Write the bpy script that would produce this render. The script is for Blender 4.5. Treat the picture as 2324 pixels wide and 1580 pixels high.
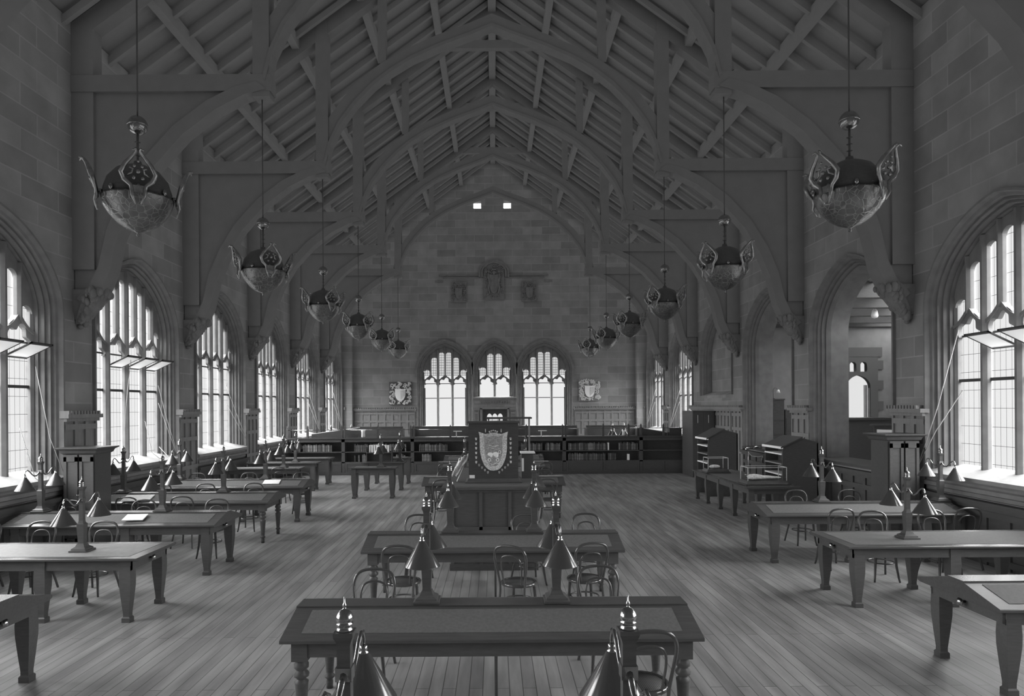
import bpy, bmesh, math, random
from mathutils import Vector, Matrix
random.seed(7)
PI = math.pi
R = math.radians
S = bpy.context.scene
COL = S.collection
for o in list(bpy.data.objects): bpy.data.objects.remove(o)

# ------------------------------------------------------------------ camera
cam_d = bpy.data.cameras.new('camera'); cam = bpy.data.objects.new('camera', cam_d); COL.objects.link(cam)
cam.location = (0, 0, 2.5)
cam.rotation_euler = (PI/2, R(0.38), 0)
cam_d.sensor_width = 36; cam_d.lens = 1550/2324*36
cam_d.shift_x = (1162-1122)/2324; cam_d.shift_y = (920-790)/2324
cam_d.clip_start = 0.05; cam_d.clip_end = 200
S.camera = cam
S.view_settings.view_transform = 'Standard'
S.view_settings.look = 'None'
S.view_settings.exposure = 0.0
S.view_settings.gamma = 1.0
S.view_settings.use_curve_mapping = False
S.cycles.use_denoising = True; S.cycles.use_adaptive_sampling = True; S.cycles.adaptive_threshold = 0.03
S.cycles.max_bounces = 8; S.cycles.diffuse_bounces = 3; S.cycles.glossy_bounces = 3; S.cycles.transparent_max_bounces = 16
S.cycles.sample_clamp_indirect = 3.0
S.cycles.caustics_reflective = False; S.cycles.caustics_refractive = False

# ------------------------------------------------------------------ overcast sky: pale near the horizon, brighter overhead
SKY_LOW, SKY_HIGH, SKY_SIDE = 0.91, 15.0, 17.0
wd = bpy.data.worlds.new('overcast_sky'); S.world = wd; wd.use_nodes = True
nt = wd.node_tree; nt.nodes.clear()
tc = nt.nodes.new('ShaderNodeTexCoord'); sp = nt.nodes.new('ShaderNodeSeparateXYZ'); mr = nt.nodes.new('ShaderNodeMapRange')
bg = nt.nodes.new('ShaderNodeBackground'); ow = nt.nodes.new('ShaderNodeOutputWorld')
mr.interpolation_type = 'SMOOTHSTEP'
mr.inputs['From Min'].default_value = 0.20; mr.inputs['From Max'].default_value = 0.31
mr.inputs['To Min'].default_value = SKY_LOW; mr.inputs['To Max'].default_value = SKY_HIGH
nt.links.new(tc.outputs['Generated'], sp.inputs[0]); nt.links.new(sp.outputs['Z'], mr.inputs['Value'])
# low sky glow added to the sides and behind, out of view, to light walls
def WN(t, **k):
    n = nt.nodes.new(t)
    for a, b in k.items(): setattr(n, a, b)
    return n
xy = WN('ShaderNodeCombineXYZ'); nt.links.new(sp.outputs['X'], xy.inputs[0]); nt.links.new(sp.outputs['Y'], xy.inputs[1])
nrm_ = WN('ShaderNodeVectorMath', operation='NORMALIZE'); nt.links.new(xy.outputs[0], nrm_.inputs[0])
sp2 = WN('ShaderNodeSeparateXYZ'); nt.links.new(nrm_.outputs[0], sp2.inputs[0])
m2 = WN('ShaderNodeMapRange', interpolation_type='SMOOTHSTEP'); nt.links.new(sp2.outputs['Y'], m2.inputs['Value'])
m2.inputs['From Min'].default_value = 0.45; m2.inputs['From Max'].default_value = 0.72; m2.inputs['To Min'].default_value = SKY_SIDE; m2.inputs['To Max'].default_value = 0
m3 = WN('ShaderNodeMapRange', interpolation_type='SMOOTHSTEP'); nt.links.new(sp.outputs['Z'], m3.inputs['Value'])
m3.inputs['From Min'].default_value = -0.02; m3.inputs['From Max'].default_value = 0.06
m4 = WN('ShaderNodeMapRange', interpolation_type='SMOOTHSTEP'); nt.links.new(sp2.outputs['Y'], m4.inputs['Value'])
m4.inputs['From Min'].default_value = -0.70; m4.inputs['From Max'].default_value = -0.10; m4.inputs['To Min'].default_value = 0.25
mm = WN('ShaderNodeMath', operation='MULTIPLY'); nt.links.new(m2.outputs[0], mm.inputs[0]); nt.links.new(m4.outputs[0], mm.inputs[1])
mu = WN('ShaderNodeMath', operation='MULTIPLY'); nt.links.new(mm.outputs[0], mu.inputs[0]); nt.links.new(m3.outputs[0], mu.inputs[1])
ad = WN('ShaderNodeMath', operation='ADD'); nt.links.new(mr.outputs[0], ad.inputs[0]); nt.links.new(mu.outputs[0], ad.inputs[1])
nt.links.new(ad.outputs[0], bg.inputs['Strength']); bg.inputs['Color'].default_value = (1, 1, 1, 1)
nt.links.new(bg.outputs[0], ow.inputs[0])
# even ambient fill added to lift the darks (renderer's ambient light)
S.cycles.use_fast_gi = True
S.cycles.fast_gi_method = 'ADD'
wd.light_settings.ao_factor = 0.235
wd.light_settings.distance = 0.4

# ------------------------------------------------------------------ dimensions
HW = 7.6            # half width of the hall
YE = 34.4           # far wall
YF = -4.5           # wall behind the camera
ZW = 9.5; ZR = 15.0 # eaves and ridge
BAY = [1.51, 5.89, 10.27, 14.65, 19.03, 23.41, 27.79, 32.17]
PIER = [3.70, 8.08, 12.46, 16.84, 21.22, 25.60, 29.98]

def portal(parent, loc, rot, sx, sy):
    d = bpy.data.lights.new('window_portal', 'AREA'); d.shape = 'RECTANGLE'; d.size = sx; d.size_y = sy
    d.cycles.is_portal = True
    o = bpy.data.objects.new('window_portal', d); COL.objects.link(o); o.parent = parent; o.location = loc; o.rotation_euler = rot
# ------------------------------------------------------------------ materials (all grey: a black and white print)
def mat(name, v, rough=0.6, metal=0.0, spec=0.5):
    m = bpy.data.materials.new(name); m.use_nodes = True
    b = m.node_tree.nodes['Principled BSDF']
    b.inputs['Base Color'].default_value = (v, v, v, 1); b.inputs['Roughness'].default_value = rough
    b.inputs['Metallic'].default_value = metal; b.inputs['Specular IOR Level'].default_value = spec
    return m
def N(m, t): return m.node_tree.nodes.new(t)
def L(m, a, b): m.node_tree.links.new(a, b)
def noise_var(m, lo, hi, scale=6, stretch=(1, 1, 1), bump=0.0, detail=4):
    b = m.node_tree.nodes['Principled BSDF']
    tc = N(m, 'ShaderNodeTexCoord'); mp = N(m, 'ShaderNodeMapping'); n = N(m, 'ShaderNodeTexNoise'); r = N(m, 'ShaderNodeMapRange')
    mp.inputs['Scale'].default_value = stretch; n.inputs['Scale'].default_value = scale; n.inputs['Detail'].default_value = detail
    L(m, tc.outputs['Object'], mp.inputs[0]); L(m, mp.outputs[0], n.inputs['Vector']); L(m, n.outputs['Fac'], r.inputs['Value'])
    r.inputs['From Min'].default_value = 0.3; r.inputs['From Max'].default_value = 0.7
    r.inputs['To Min'].default_value = lo; r.inputs['To Max'].default_value = hi
    L(m, r.outputs[0], b.inputs['Base Color'])
    if bump:
        bp = N(m, 'ShaderNodeBump'); bp.inputs['Strength'].default_value = bump; bp.inputs['Distance'].default_value = 0.02
        L(m, n.outputs['Fac'], bp.inputs['Height']); L(m, bp.outputs[0], b.inputs['Normal'])
    return m
def brick_mat(name, axes, bw, bh, mortar, c1, c2, cm, rough=0.9, offset=0.5, noise=(0.85, 1.15), nscale=3, nstretch=(1, 1, 1), spec=0.3, bump=0.3, msmooth=0.1):
    m = mat(name, 0.3, rough, 0, spec); b = m.node_tree.nodes['Principled BSDF']
    tc = N(m, 'ShaderNodeTexCoord'); s = N(m, 'ShaderNodeSeparateXYZ'); c = N(m, 'ShaderNodeCombineXYZ'); k = N(m, 'ShaderNodeTexBrick')
    L(m, tc.outputs['Object'], s.inputs[0]); L(m, s.outputs[axes[0]], c.inputs[0]); L(m, s.outputs[axes[1]], c.inputs[1])
    L(m, c.outputs[0], k.inputs['Vector'])
    k.inputs['Scale'].default_value = 1; k.inputs['Brick Width'].default_value = bw; k.inputs['Row Height'].default_value = bh
    k.inputs['Mortar Size'].default_value = mortar; k.inputs['Mortar Smooth'].default_value = msmooth; k.offset = offset; k.inputs['Bias'].default_value = 0
    k.inputs['Color1'].default_value = (c1, c1, c1, 1); k.inputs['Color2'].default_value = (c2, c2, c2, 1); k.inputs['Mortar'].default_value = (cm, cm, cm, 1)
    mp = N(m, 'ShaderNodeMapping'); n = N(m, 'ShaderNodeTexNoise'); r = N(m, 'ShaderNodeMapRange'); mx = N(m, 'ShaderNodeMix')
    mp.inputs['Scale'].default_value = nstretch; n.inputs['Scale'].default_value = nscale; n.inputs['Detail'].default_value = 6
    L(m, tc.outputs['Object'], mp.inputs[0]); L(m, mp.outputs[0], n.inputs['Vector']); L(m, n.outputs['Fac'], r.inputs['Value'])
    r.inputs['From Min'].default_value = 0.3; r.inputs['From Max'].default_value = 0.7; r.inputs['To Min'].default_value = noise[0]; r.inputs['To Max'].default_value = noise[1]
    mx.data_type = 'RGBA'; mx.blend_type = 'MULTIPLY'; mx.inputs['Factor'].default_value = 1
    L(m, k.outputs['Color'], mx.inputs[6]); L(m, r.outputs[0], mx.inputs[7]); L(m, mx.outputs[2], b.inputs['Base Color'])
    if bump:
        bp = N(m, 'ShaderNodeBump'); bp.inputs['Strength'].default_value = bump; bp.inputs['Distance'].default_value = 0.01; bp.invert = True
        L(m, k.outputs['Fac'], bp.inputs['Height']); L(m, bp.outputs[0], b.inputs['Normal'])
    return m
M = {}
M['floor'] = brick_mat('floor_boards', ('Y', 'X'), 3.7, 0.118, 0.004, 0.185, 0.14, 0.06, 0.5, 0.37, (0.66, 1.32), 2.0, (3.0, 0.35, 1), 0.35, 0.25)
M['stone_wall'] = brick_mat('sandstone_blocks', ('X', 'Z'), 0.95, 0.37, 0.012, 0.245, 0.18, 0.265, 0.92, 0.43, (0.85, 1.12), 1.6, (1, 1, 1), 0.2, 0.1)
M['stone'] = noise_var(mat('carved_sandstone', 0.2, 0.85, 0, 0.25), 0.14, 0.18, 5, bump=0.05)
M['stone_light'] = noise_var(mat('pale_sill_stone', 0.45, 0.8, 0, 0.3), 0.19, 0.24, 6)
M['ceiling'] = noise_var(mat('dark_roof_boards', 0.1, 0.8, 0, 0.2), 0.205, 0.215, 3, (1, 6, 1))
M['roof_wood'] = noise_var(mat('dark_roof_timber', 0.1, 0.7, 0, 0.3), 0.16, 0.175, 4)
M['wainscot'] = noise_var(mat('oak_wainscot', 0.16, 0.45, 0, 0.4), 0.15, 0.19, 7, (3, 3, 0.5), bump=0.04)
M['wood'] = noise_var(mat('dark_polished_wood', 0.04, 0.38, 0, 0.18), 0.060, 0.074, 9, (1, 6, 6))
M['wood_top'] = noise_var(mat('polished_tabletop_wood', 0.05, 0.26, 0, 0.3), 0.052, 0.064, 8, (0.6, 5, 5))
M['wood_dull'] = noise_var(mat('dull_dark_wood', 0.06, 0.6, 0, 0.3), 0.055, 0.07, 6, (1, 1, 4))
M['chair_wood'] = mat('bentwood_varnish', 0.05, 0.15, 0, 0.6)
M['cane'] = brick_mat('woven_cane', ('X', 'Y'), 0.014, 0.014, 0.003, 0.11, 0.09, 0.03, 0.6, 0.0, bump=0.2)
M['relief'] = noise_var(mat('pale_carved_relief', .45, .8, 0, .2), .40, .55, 20)
M['glare_leather'] = noise_var(mat('leather_painted_glare', 0.25, 0.5, 0, 0.35), 0.15, 0.20, 20)  # paler leather copy: glare on one tabletop put into its colour
M['baize'] = noise_var(mat('leather_writing_surface', 0.12, 0.8, 0, 0.08), 0.085, 0.105, 40)
M['brass'] = mat('polished_brass', 0.55, 0.18, 1.0)
M['bronze'] = noise_var(mat('chandelier_bronze', 0.3, 0.28, 1.0), 0.5, 0.85, 14)
M['dark_metal'] = mat('dark_metal', 0.09, 0.35, 0.3)
M['shade'] = mat('enamelled_lamp_shade', 0.045, 0.16, 0, 0.6)
M['white'] = mat('white_enamel', 0.75, 0.5)
M['iron'] = mat('iron_bar', 0.05, 0.6)
M['paper'] = noise_var(mat('white_paper', 0.7, 0.8, 0, 0.2), 0.6, 0.75, 30)
M['plaster'] = noise_var(mat('pale_plaster', 0.42, 0.9, 0, 0.2), 0.17, 0.21, 3)
M['fossil'] = noise_var(mat('white_plaster_cast', 0.7, 0.9, 0, 0.2), 0.45, 0.85, 30, bump=0.5)
M['card'] = mat('white_card', 0.7, 0.8)
M['cord'] = mat('pale_cord', 0.45, 0.8)
# bowl with raised network
bm_ = mat('chased_bronze_bowl', 0.2, 0.3, 1.0); b = bm_.node_tree.nodes['Principled BSDF']
v = N(bm_, 'ShaderNodeTexVoronoi'); v.feature = 'DISTANCE_TO_EDGE'; v.inputs['Scale'].default_value = 15
tc = N(bm_, 'ShaderNodeTexCoord'); L(bm_, tc.outputs['Object'], v.inputs['Vector'])
r = N(bm_, 'ShaderNodeMapRange'); r.inputs['From Max'].default_value = 0.06; r.inputs['To Min'].default_value = 0.55; r.inputs['To Max'].default_value = 0.30
L(bm_, v.outputs['Distance'], r.inputs['Value']); L(bm_, r.outputs[0], b.inputs['Base Color'])
bp = N(bm_, 'ShaderNodeBump'); bp.inputs['Strength'].default_value = 0.4; bp.inputs['Distance'].default_value = 0.015; bp.invert = True
L(bm_, r.outputs[0], bp.inputs['Height']); L(bm_, bp.outputs[0], b.inputs['Normal']); M['bowl'] = bm_
# leaded glass: clear-ish panes in dark lead
def glass_mat(name, bw, bh, lead, tint=0.95):
    m = bpy.data.materials.new(name); m.use_nodes = True; t = m.node_tree; t.nodes.clear()
    out = N(m, 'ShaderNodeOutputMaterial'); tr = N(m, 'ShaderNodeBsdfTransparent'); df = N(m, 'ShaderNodeBsdfDiffuse'); gl = N(m, 'ShaderNodeBsdfGlossy')
    tr.inputs[0].default_value = (tint, tint, tint, 1); df.inputs[0].default_value = (0.05, 0.05, 0.05, 1); gl.inputs['Roughness'].default_value = 0.1
    mg = N(m, 'ShaderNodeMixShader'); mg.inputs[0].default_value = 0.04; L(m, tr.outputs[0], mg.inputs[1]); L(m, gl.outputs[0], mg.inputs[2])
    if lead:
        tc = N(m, 'ShaderNodeTexCoord'); s = N(m, 'ShaderNodeSeparateXYZ'); c = N(m, 'ShaderNodeCombineXYZ'); k = N(m, 'ShaderNodeTexBrick')
        L(m, tc.outputs['Object'], s.inputs[0]); L(m, s.outputs['X'], c.inputs[0]); L(m, s.outputs['Z'], c.inputs[1]); L(m, c.outputs[0], k.inputs['Vector'])
        k.inputs['Scale'].default_value = 1; k.inputs['Brick Width'].default_value = bw; k.inputs['Row Height'].default_value = bh; k.offset = 0.0
        k.inputs['Mortar Size'].default_value = lead; k.inputs['Mortar Smooth'].default_value = 0
        mx = N(m, 'ShaderNodeMixShader'); L(m, k.outputs['Fac'], mx.inputs[0]); L(m, mg.outputs[0], mx.inputs[1]); L(m, df.outputs[0], mx.inputs[2])
        L(m, mx.outputs[0], out.inputs[0])
    else: L(m, mg.outputs[0], out.inputs[0])
    return m
M['leaded'] = glass_mat('leaded_glass', 0.12, 0.30, 0.003)
M['leaded_fine'] = glass_mat('fine_leaded_glass', 0.10, 0.13, 0.007, 0.80)
M['clear'] = glass_mat('clear_glass', 1, 1, 0)

# ------------------------------------------------------------------ mesh builder
class MB:
    def __init__(s): s.v = []; s.f = []; s.s = []
    def add(s, vs, fs, smooth=False):
        n = len(s.v); s.v += [tuple(p) for p in vs]; s.f += [tuple(i+n for i in f) for f in fs]; s.s += [smooth]*len(fs); return s
    def box(s, x0, y0, z0, x1, y1, z1):
        return s.add([(x0,y0,z0),(x1,y0,z0),(x1,y1,z0),(x0,y1,z0),(x0,y0,z1),(x1,y0,z1),(x1,y1,z1),(x0,y1,z1)],
                     [(0,3,2,1),(4,5,6,7),(0,1,5,4),(1,2,6,5),(2,3,7,6),(3,0,4,7)])
    def bc(s, cx, cy, cz, sx, sy, sz): return s.box(cx-sx/2, cy-sy/2, cz-sz/2, cx+sx/2, cy+sy/2, cz+sz/2)
    def prism(s, pts, ax, a, b):     # polygon extruded along axis; pts in the two other axes (in x,y,z order)
        n = len(pts)
        def P(p, t): return (t, p[0], p[1]) if ax == 'x' else (p[0], t, p[1]) if ax == 'y' else (p[0], p[1], t)
        vs = [P(p, a) for p in pts] + [P(p, b) for p in pts]
        return s.add(vs, [tuple(range(n))[::-1], tuple(range(n, 2*n))] + [(i, (i+1) % n, n+(i+1) % n, n+i) for i in range(n)])
    def loft(s, secs):               # square sections (cx, cy, z, hx, hy)
        vs = []; fs = []
        for cx, cy, z, hx, hy in secs: vs += [(cx-hx,cy-hy,z),(cx+hx,cy-hy,z),(cx+hx,cy+hy,z),(cx-hx,cy+hy,z)]
        for i in range(len(secs)-1):
            for k in range(4): fs.append((4*i+k, 4*i+(k+1) % 4, 4*i+4+(k+1) % 4, 4*i+4+k))
        n = len(vs); fs += [(0,1,2,3), (n-4,n-3,n-2,n-1)]
        return s.add(vs, fs)
    def lathe(s, prof, n=16, c=(0, 0), rot=None):
        vs = []; fs = []
        for r, z in prof:
            for k in range(n): a = 2*PI*k/n; vs.append((c[0]+r*math.cos(a), c[1]+r*math.sin(a), z))
        if rot: vs = [tuple(rot @ Vector(p)) for p in vs]
        for i in range(len(prof)-1):
            for k in range(n): fs.append((i*n+k, i*n+(k+1) % n, (i+1)*n+(k+1) % n, (i+1)*n+k))
        if prof[0][0] > 1e-4: fs.append(tuple(range(n))[::-1])
        if prof[-1][0] > 1e-4: fs.append(tuple(range(len(vs)-n, len(vs))))
        return s.add(vs, fs, True)
    def tube(s, path, r, n=8, closed=False):
        P = [Vector(p) for p in path]; m = len(P); rr = r if isinstance(r, (list, tuple)) else [r]*m
        T = []
        for i in range(m):
            a = P[(i-1) % m] if (closed or i > 0) else P[i]; b = P[(i+1) % m] if (closed or i < m-1) else P[i]
            T.append((b-a).normalized())
        up = Vector((0, 0, 1)) if abs(T[0].z) < 0.9 else Vector((1, 0, 0))
        nrm = (up - T[0]*up.dot(T[0])).normalized(); vs = []; fs = []
        for i in range(m):
            nrm = (nrm - T[i]*nrm.dot(T[i])).normalized(); bn = T[i].cross(nrm)
            for k in range(n): a = 2*PI*k/n; vs.append(P[i] + (nrm*math.cos(a)+bn*math.sin(a))*rr[i])
        for i in range(m if closed else m-1):
            j = (i+1) % m
            for k in range(n): fs.append((i*n+k, i*n+(k+1) % n, j*n+(k+1) % n, j*n+k))
        if not closed: fs += [tuple(range(n))[::-1], tuple(range((m-1)*n, m*n))]
        return s.add(vs, fs, True)
    def sphere(s, c, r, n=12, m=8, sc=(1, 1, 1)):
        vs = []; fs = []
        for i in range(m+1):
            t = PI*i/m
            for k in range(n): a = 2*PI*k/n; vs.append((c[0]+r*sc[0]*math.sin(t)*math.cos(a), c[1]+r*sc[1]*math.sin(t)*math.sin(a), c[2]+r*sc[2]*math.cos(t)))
        for i in range(m):
            for k in range(n): fs.append((i*n+k, (i+1)*n+k, (i+1)*n+(k+1) % n, i*n+(k+1) % n))
        return s.add(vs, fs, True)
    def ribbon(s, A, B, w0, w1):     # A, B: equal-length lists of (u,z); solid strip between them from depth w0 to w1
        n = len(A); vs = []
        for w in (w0, w1):
            vs += [(p[0], w, p[1]) for p in A] + [(p[0], w, p[1]) for p in B]
        fs = []
        for i in range(n-1):
            fs += [(i, i+1, n+i+1, n+i), (2*n+i, 3*n+i, 3*n+i+1, 2*n+i+1), (i, 2*n+i, 2*n+i+1, i+1), (n+i, n+i+1, 3*n+i+1, 3*n+i)]
        fs += [(0, n, 3*n, 2*n), (n-1, 3*n-1, 4*n-1, 2*n-1)]
        return s.add(vs, fs)
    def bar2(s, pts, h, w0, w1):     # a bar of half width h along a polyline in the (u,z) plane
        A = []; B = []
        for i, p in enumerate(pts):
            a = pts[max(i-1, 0)]; b = pts[min(i+1, len(pts)-1)]; t = Vector((b[0]-a[0], b[1]-a[1])).normalized()
            A.append((p[0]-t.y*h, p[1]+t.x*h)); B.append((p[0]+t.y*h, p[1]-t.x*h))
        return s.ribbon(A, B, w0, w1)
    def build(s, name, m, parent=None, loc=None, rot=None, label=None, bevel=0):
        me = bpy.data.meshes.new(name); me.from_pydata(s.v, [], s.f); me.polygons.foreach_set('use_smooth', s.s)
        b = bmesh.new(); b.from_mesh(me); bmesh.ops.recalc_face_normals(b, faces=b.faces); b.to_mesh(me); b.free()
        me.materials.append(m); o = bpy.data.objects.new(name, me); COL.objects.link(o)
        if parent: o.parent = parent
        if loc: o.location = loc
        if rot: o.rotation_euler = rot
        if label: o['label'] = label
        if bevel:
            bv = o.modifiers.new('bevel', 'BEVEL'); bv.width = bevel; bv.segments = 2; bv.limit_method = 'ANGLE'
        return o
def thing(name, label, cat, loc=(0, 0, 0), rz=0, group=None):
    o = bpy.data.objects.new(name, None); COL.objects.link(o); o.location = loc; o.rotation_euler = (0, 0, rz); o.empty_display_size = 0.1
    o['label'] = label; o['category'] = cat
    if group: o['group'] = group
    return o
def tag(o, label, cat, group=None):
    o['label'] = label; o['category'] = cat
    if group: o['group'] = group
    return o
def struct(o): o['kind'] = 'structure'; return o
def copy_tree(o, parent=None):
    c = o.copy(); COL.objects.link(c)
    if parent: c.parent = parent
    for ch in list(o.children): copy_tree(ch, c)
    return c
def put(proto, first, loc, rz, label, group=None):
    if first[0]: o = proto; first[0] = False
    else: o = copy_tree(proto)
    o.location = loc; o.rotation_euler = (0, 0, rz); o['label'] = label
    if group: o['group'] = group
    elif 'group' in o: del o['group']
    return o

# ------------------------------------------------------------------ arches and walls
def arch_z(t, sp, H): t = min(1, abs(t)); return sp + H*(0.84*math.sqrt(1-t*t) + 0.16*(1-t))
def outline(W, z0, sp, H, n=14):
    pts = [(-W, z0)]
    for i in range(-n, n+1): t = math.sin(PI/2*i/n); pts.append((W*t, arch_z(t, sp, H)))
    return pts + [(W, z0)]
def wall_mesh(u0, u1, zb, ztop, openings, w):
    """openings: (centre, halfwidth, z0, spring, H) arched, or (centre, half, z0, z1, None) rectangular"""
    bp = {u0, u1, (u0+u1)/2}
    for c, W, z0, sp, H in openings:
        bp |= {c-W, c+W}
        if H is not None:
            for i in range(-14, 15): bp.add(round(c+W*math.sin(PI/2*i/14), 6))
    bp = sorted(bp); mb = MB()
    for a, b in zip(bp[:-1], bp[1:]):
        if b-a < 1e-5: continue
        mid = (a+b)/2; ops = sorted([o for o in openings if abs(mid-o[0]) < o[1]], key=lambda o: o[2])
        za, zb_ = zb, zb
        def top(o, u): return o[3] if o[4] is None else arch_z((u-o[0])/o[1], o[3], o[4])
        for o in ops:
            mb.add([(a, w, za), (b, w, zb_), (b, w, o[2]), (a, w, o[2])], [(0, 1, 2, 3)])
            za, zb_ = top(o, a), top(o, b)
        mb.add([(a, w, za), (b, w, zb_), (b, w, ztop(b)), (a, w, ztop(a))], [(0, 1, 2, 3)])
    return mb
RINGS = [(-.05, 0), (-.05, -.06), (-.01, -.06), (.01, .02), (.05, .04), (.07, .10), (.11, .09), (.12, .17), (.16, .16), (.175, .25), (.21, .24), (.24, .36)]
def reveal(mb, W, z0, sp, H, k=1.0, back=0.75, rings=RINGS):
    rs = []
    for off, d in rings + [(rings[-1][0], back)]:
        rs.append([(u, d, z) for u, z in outline(W-off*k, z0, sp, H-off*k)])
    for a, b in zip(rs[:-1], rs[1:]):
        n = len(a); mb.add(a+b, [(i, i+1, n+i+1, n+i) for i in range(n-1)], True)
    n = len(rs[0])
    return mb
# side bay geometry
WO, SP, AH = 1.68, 4.15, 1.50
Z_SILL = 1.30
ROTL, ROTR = (0, 0, PI/2), (0, 0, -PI/2)

def tracery(Wc, z0, sp, H, nl, zhead, dep0, dep1, bars=()):
    """perpendicular tracery: nl lights, each splitting into two above its cusped head"""
    mb = MB(); pitch = 2*Wc/nl; hm = 0.065
    def top(u): return arch_z(u/Wc, sp, H)
    def mull(u, a, b, h):
        m_ = dep0+.45*(dep1-dep0)
        mb.prism([(u-h*.35, dep0), (u+h*.35, dep0), (u+h, m_-.02), (u+h, m_+.04), (u+h*.5, dep1), (u-h*.5, dep1), (u-h, m_+.04), (u-h, m_-.02)], 'z', a, b)
    for i in range(1, nl): mull(-Wc+pitch*i, z0, top(-Wc+pitch*i)+.02, hm)
    for sgn in (-1, 1): mb.prism([(sgn*Wc, dep0+.05), (sgn*(Wc-.05), dep0+.08), (sgn*(Wc-.05), dep1), (sgn*Wc, dep1)], 'z', z0, sp)
    hl = pitch/2-0.045
    for i in range(nl):
        c = -Wc+pitch*(i+.5)
        # cusped head
        out = []; inn = []
        n = 40
        for k in range(n+1):
            th = PI*k/n; cs = abs(math.cos(2.5*th)) if 0.1 < th < PI-.1 else .8
            r = 1-0.30*(cs**3)
            out.append((c-hl*1.08*math.cos(th), zhead-.36+(.36+.03)*math.sin(th)+.02*(1-abs(math.cos(th)))))
            inn.append((c-hl*r*math.cos(th)*.98, zhead-.40+.38*r*math.sin(th)))
        mb.ribbon(out, inn, dep0+.3*(dep1-dep0), dep1-.25*(dep1-dep0))
        # ogee branch bars
        for sgn in (-1, 1):
            pts = []
            for k in range(9):
                t = k/8; pts.append((c+sgn*(pitch/2)*(1-t), zhead-.05-.12*(1-t)**1.0+.16*t**2.2))
            mb.bar2(pts, .028, dep0+.2*(dep1-dep0), dep1-.1*(dep1-dep0))
        # sub mullion
        mull(c, zhead+.02, top(c)+.02, .045)
    # small heads under the arch
    for i in range(2*nl):
        c = -Wc+pitch/2*(i+.5); h2 = pitch/4-.03
        zt = min(top(c-h2), top(c+h2))-.13
        A = []; B = []
        for k in range(13):
            th = PI*k/12
            B.append((c-h2*.93*math.cos(th), zt-.13+.13*math.sin(th)))
            A.append((c-h2*1.1*math.cos(th), max(zt+.02, top(c-h2*1.1*math.cos(th))+.01)))
        mb.ribbon(A, B, dep0+.3*(dep1-dep0), dep1-.2*(dep1-dep0))
    return mb
def glass_panel(Wc, z0, sp, H, w, zsplit=None):
    lo = outline(Wc+.02, z0, sp, H)
    n = len(lo); mb = MB()
    mb.add([(u, w, z) for u, z in lo], [tuple(range(n))]); return mb

sidewin = {}
WC = WO-.24
def side_window(n, yb, side):
    rot = ROTL if side < 0 else ROTR; x = side*HW
    nm = 'window_%d' % n
    if not sidewin:
        mb = reveal(MB(), WO, Z_SILL, SP, AH, 1, .43)
        o = mb.build(nm, M['stone']); struct(o)
        # sloping sill and its mouldings
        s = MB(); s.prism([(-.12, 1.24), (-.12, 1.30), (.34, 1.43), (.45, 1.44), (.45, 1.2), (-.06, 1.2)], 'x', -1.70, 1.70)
        s.build('window_sill', M['stone_light'], o)
        s = MB(); s.prism([(0, .98), (-.05, 1.0), (-.05, 1.06), (-.09, 1.08), (-.09, 1.14), (-.05, 1.16), (-.05, 1.2), (0, 1.2)], 'x', -1.68, 1.68)
        s.build('sill_moulding', M['stone'], o)
        tracery(WC, 1.40, SP, AH-.24, 4, 3.95, .24, .40).build('tracery', M['stone'], o)
        glass_panel(WC, 1.44, SP, AH-.24, .37).build('leaded_glass', M['leaded'], o)
        b_ = MB(); b_.box(-WC, .34, 2.84, WC, .38, 2.89)
        b_.build('iron_bar', M['iron'], o)
        b_ = MB(); b_.box(-WC, .35, 3.60, WC, .375, 3.63)
        b_.build('iron_bar', M['iron'], o)
        sidewin['p'] = o
    else:
        o = copy_tree(sidewin['p']); o.name = nm
    o.location = (x, yb, 0); o.rotation_euler = rot
    portal(o, (0, .60, 3.5), (-PI/2, 0, 0), 3.1, 4.4)
    return o
def add_vents(o, us, mirror=1):
    for u in us:
        f = MB(); a = .27
        # frame opened inwards, hinged on its lower edge
        def q(t, dz): return (.36-.46*t, 3.34+.22*t+dz)
        for (t0, t1, x0, x1) in ((0, .08, -a, a), (.92, 1, -a, a), (0, 1, -a, -a+.03), (0, 1, a-.03, a)):
            y0, z0 = q(t0, 0); y1, z1 = q(t1, 0)
            f.add([(u+x0, y0, z0), (u+x1, y0, z0), (u+x1, y1, z1), (u+x0, y1, z1), (u+x0, y0, z0+.025), (u+x1, y0, z0+.025), (u+x1, y1, z1+.025), (u+x0, y1, z1+.025)],
                  [(0,1,2,3),(4,5,6,7),(0,1,5,4),(1,2,6,5),(2,3,7,6),(3,0,4,7)])
        v_ = f.build('hopper_vent', M['iron'], o)
        g = MB(); y0, z0 = q(.05, .01); y1, z1 = q(.95, .01)
        g.add([(u-a+.02, y0, z0), (u+a-.02, y0, z0), (u+a-.02, y1, z1), (u-a+.02, y1, z1), (u-a+.02, y0, z0-.006), (u+a-.02, y0, z0-.006), (u+a-.02, y1, z1-.006), (u-a+.02, y1, z1-.006)],
              [(0,1,2,3),(4,5,6,7),(0,1,5,4),(1,2,6,5),(2,3,7,6),(3,0,4,7)])
        g.build('vent_pane', M['white_glass'], v_)
def add_cord(o, pts, r=.006): MB().tube(pts, r, 5).build('vent_cord', M['cord'], o)
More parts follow.
